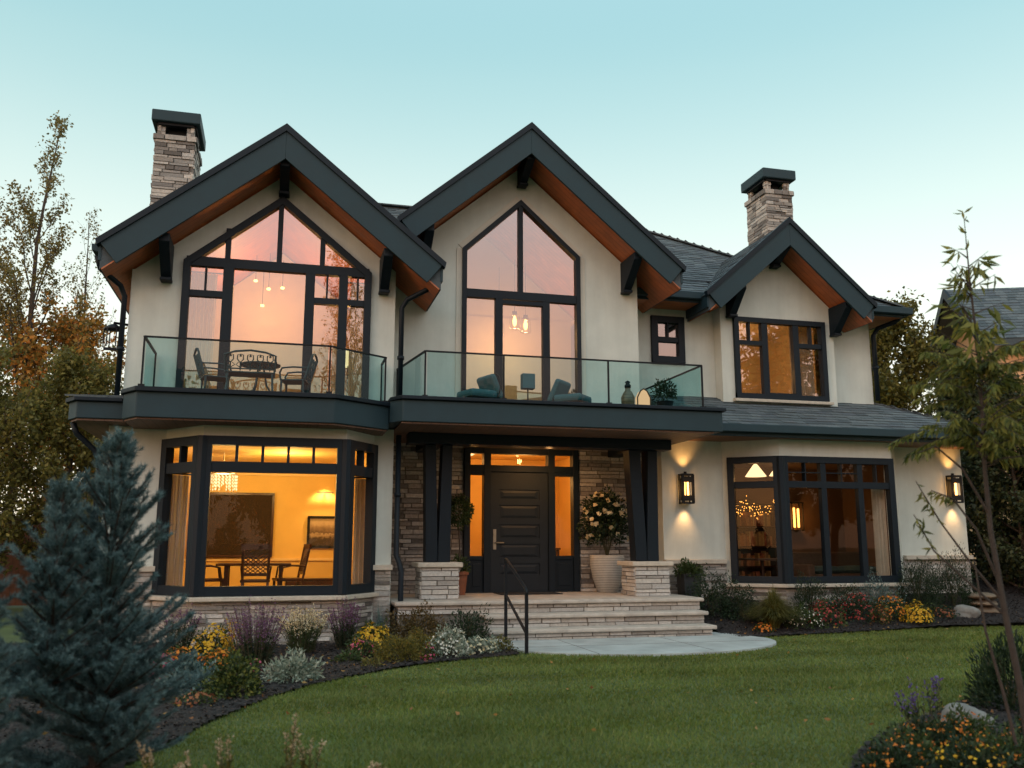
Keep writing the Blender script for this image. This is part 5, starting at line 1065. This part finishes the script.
tree('autumn_tree', 'orange brown autumn tree behind the fence on the left', -9.6, 8.2, 6.5, lambda q: .5+2.0*math.sin(math.pi*min(1,q*.8+.15)), .25, 40, 10, 14000, .12, 'autumn', .13, (.3,1.0), .14, group='trees left of the house', seed=5)
tree('olive_tree', 'dull olive bushy tree at the left edge in front of the fence', -10.6, 4.4, 4.8, lambda q: .4+1.7*math.sin(math.pi*min(1,q*.75+.2)), .10, 44, 12, 16000, .10, 'olivet', .10, (.2,1.0), .12, group='trees left of the house', seed=6)
tree('olive_tree', 'darker olive tree between the fence and the house wall', -8.6, 5.4, 5.0, lambda q: .4+1.1*math.sin(math.pi*min(1,q*.75+.2)), .15, 36, 10, 14000, .10, 'olivet', .09, (.3,1.0), .12, group='trees left of the house', seed=16)
tree('autumn_tree', 'golden brown tree in the gap between the two houses', 15.6, 9.5, 8.6, lambda q: .5+2.0*math.sin(math.pi*min(1,q*.8+.15)), .2, 46, 12, 22000, .15, 'gold', .14, (.3,1.0), .16, group='trees right of the house', seed=8)
for k, (x, y, H, l) in enumerate(((10.9,-.3,4.6,'dark bushy tree beside the right house corner, nearest the wall'),(12.3,-.8,4.4,'dark bushy tree at the right edge behind the slender trunk'),(11.6,1.8,5.2,'dark bushy tree behind the other two right of the house'))):
    tree('dark_tree', l, x, y, H, lambda q: .35+.95*math.sin(math.pi*min(1,q*.7+.28)), .03, 52, 12, 20000, .10, 'hedge', .09, (.1,1.0), .10, group='dark trees right of the house', seed=30+k)
# slender tree in the foreground
random.seed(4); t = thing('slender_tree', 'slender young tree with drooping olive leaves in the right foreground', 'tree', (.58, -11.05, 0)); m = MB(); tw = []
trunk = [(0,0,-.02),(-.03,.0,.5),(-.09,.01,1.0),(-.13,.02,1.5),(-.13,.02,1.9),(-.10,.03,2.3),(-.10,.02,2.8),(-.11,.02,3.25),(-.11,.02,3.70)]
m.tube(trunk, [.024,.022,.020,.017,.014,.012,.009,.006,.002], 8)
m.tube([(-.10,-.03,-.02),(-.16,0,.45),(-.24,.02,.85),(-.27,.03,1.3)], [.013,.011,.009,.005], 6)
for i in range(82):
    q = random.uniform(1.9, 2.6) if i < 50 else random.uniform(2.55, 3.4); p = Vector([np.interp(q, [v[2] for v in trunk], [v[c] for v in trunk]) for c in range(3)]); a = random.uniform(0, 6.28); L = (.34+.30*random.random()) if q < 2.6 else (.34-.20*(q-2.6))*random.uniform(.6,1.1); el = random.uniform(.4,1.1); d = Vector((math.cos(a)*math.cos(el), math.sin(a)*math.cos(el), math.sin(el))); pts = [p]
    for j in range(5): d = (d+Vector((random.uniform(-.1,.1), random.uniform(-.1,.1), -.20 if q < 2.6 else -.02))).normalized(); p = p+d*L/5; pts.append(p)
    m.tube(pts, [.006,.005,.004,.003,.002,.0015], 4, False); tw.append((pts, q))
br = [[(-.10,.02,1.05),(-.28,.05,1.28),(-.45,.1,1.55),(-.60,.12,1.82)],[(-.12,.02,1.2),(-.26,0,1.5),(-.42,0,1.7),(-.6,-.02,1.75)],[(-.09,.01,.95),(-.3,.1,1.18),(-.5,.12,1.36),(-.62,.14,1.6)],[(-.13,.02,1.6),(-.3,.03,1.9),(-.48,.05,2.05),(-.62,.06,2.0)]]
for b in br: m.tube(b, [.011,.008,.006,.003], 5, False); tw += [([Vector(b[1]).lerp(Vector(b[2]), .5)]+[Vector(b[2]).lerp(Vector(b[3]), u) for u in (0,.25,.5,.75,1)], 1.5)]
m.build('trunk', BARK_D, t); LP = []; LD = []; LL = []
for pts, q in tw:
    n = (70 if 1.52 < q else 26) if q < 2.6 else (14 if q < 2.7 else 5)
    for k in range(n):
        u = random.uniform(.15,1)*4.99; s0 = int(u); o = pts[s0].lerp(pts[s0+1], u-s0); d = (Vector(unit(1)[0])*.55+(pts[s0+1]-pts[s0]).normalized()*.5+Vector((0,0,-.75))).normalized(); LP.append(o); LD.append(d); LL.append(random.uniform(.04,.085) if q < 2.6 else random.uniform(.09,.15))
for z_ in (3.3,3.44,3.56,3.66,3.71):
    for _ in range(3): LP.append(Vector((-.11,.02,z_))); LD.append(Vector(unit(1)[0])+Vector((0,0,.4))); LL.append(.07)
LL = np.array(LL); Vv, F = leaves(np.array([tuple(p) for p in LP]), np.array([tuple(p) for p in LD]), LL*1.1, LL*.13); npmesh('crown', Vv, F, GM['slim'], t)

# ------------------------------------------------------------------ fence, shed, neighbour
FENCE = M('fence_boards', (.10,.04,.02), .85, .3, 5, .4, 40, wave=(0,.14))
t = thing('fence', 'reddish brown board fence left of the house', 'fence', (-11.5, 7.0, 0)); m = MB(); m.box(-6,4.6,0,.03,.05,2.0); m.build('board_panel', FENCE, t)
m = MB(); m.box(-6,4.6,-.04,.07,2.0,2.06); m.build('top_rail', FENCE, t)
for k in range(6): m = MB(); m.box(-6+k*2.1-.05,-6+k*2.1+.05,-.07,-.002,0,2.1); m.build('post', FENCE, t)
REDW = M('red_siding', (.16,.035,.022), .8, .2, 5, .3, 40, wave=(0,.2))
t = thing('garden_shed', 'dark red shed roof peeking over the fence by the house wall', 'shed', (-8.6, 11, 0)); m = MB(); m.py([(-1.6,0),(1.6,0),(1.6,2.6),(0,3.3),(-1.6,2.6)], 0, 3); m.build('wall', REDW, t)
m = MB()
for s in (-1,1): m.py([(0,3.45),(s*1.9,2.62),(s*1.9,2.5),(0,3.31)], -.2, 3.2)
m.build('roof', M('shed_roof', (.05,.03,.03), .9, .2, 8, .4, 40), t)
m = MB(); m.box(-.45,.45,-.03,0.01,.02,2.0); m.build('door', WOOD_D, t)
PEACH = M('neighbour_stucco', (.78,.45,.24), .9, .08, 2, .4, 100)  # peach stucco, its colour warmed further to stand in for low sunlight
t = thing('neighbour_house', 'peach stucco neighbour house with grey gabled roof at the right edge', 'house', (17.7, 8.1, 0), R(-112))
m = MB(); m.py([(-2.2,0),(2.2,0),(2.2,7.6),(0,9.4),(-2.2,7.6)], 0, 8); m.box(2.201,3.4,2.4,8.2,0,7.9); m.build('wall', PEACH, t)
rf = MB()
for s in (-1,1): rf.py([(0,9.75),(s*2.75,7.45),(s*2.75,7.25),(0,9.52)], -.7, 8)
r_ = rf.build('roof', ROOF, t); m = MB(); m.prism([(1.9,7.85),(5.2,10.8),(8.6,7.85),(8.6,7.6),(5.2,10.5),(1.9,7.6)], lambda y, z: (.3,y,z), lambda y, z: (3.9,y,z)); m.build('wing_roof', ROOF, r_)
m = MB(); hyp = math.hypot(2.75,2.3); shingles(m, (-2.75,-.7,7.46), (0,1,0), (2.75,0,2.3), hyp, lambda v: (0,8.7), .2); shingles(m, (2.75,-.7,7.46), (0,1,0), (-2.75,0,2.3), hyp, lambda v: (0,8.7), .2); m.build('shingles', SHINGLE, r_)
m = MB()
for s in (-1,1): m.py([(0,9.80),(s*2.8,7.46),(s*2.8,7.18),(0,9.48)], -.78, -.702)
m.build('bargeboard', SLATE_D, r_)
m = MB(); m.box(-.6,.6,-.05,.02,5.6,6.9); f_ = m.build('window', SLATE_D, t); m = MB(); m.box(-.5,.5,-.06,-.045,5.7,6.8); m.build('pane', WIN_LO, f_)
# trees across the street, behind the photographer: seen only as reflections in the windows; the broad row is added to darken reflections and lawn
for k, (x, y, H, sp, gm, nm, l) in enumerate(((-20,-34,8,3.2,'hedge','added_street_tree','added broad dark tree far left across the street'),(-11,-36,8.5,3.4,'olivet','added_street_tree','added broad olive tree left across the street'),(-3,-38,7.5,3.2,'hedge','added_street_tree','added broad dark tree straight across the street'),(6,-36,8,3.4,'olivet','added_street_tree','added broad olive tree right of centre across the street'),(14,-33,8.5,3.4,'hedge','added_street_tree','added broad dark tree right across the street'),(23,-27,13.5,4.2,'autumn','maple_tree','tall orange maple across the street'),(31,-22,10,3.8,'autumn','maple_tree','lower orange maple at the far right across the street'))):
    tree(nm, l, x, y, H, (lambda s: lambda q: .6+s*math.sin(math.pi*min(1,q*.75+.2)))(sp), .12, 40, 10, 14000, .36, gm, .2, (.2,1.0), .3, group='trees across the street', seed=50+k)
tree('bare_tree', 'tall nearly bare tree across the street', -1.2, -31, 16.5, lambda q: .5+3.0*(1-q*.8), .28, 60, 12, 5000, .13, 'autumn', .2, (.6,1.2), .1, seed=71)
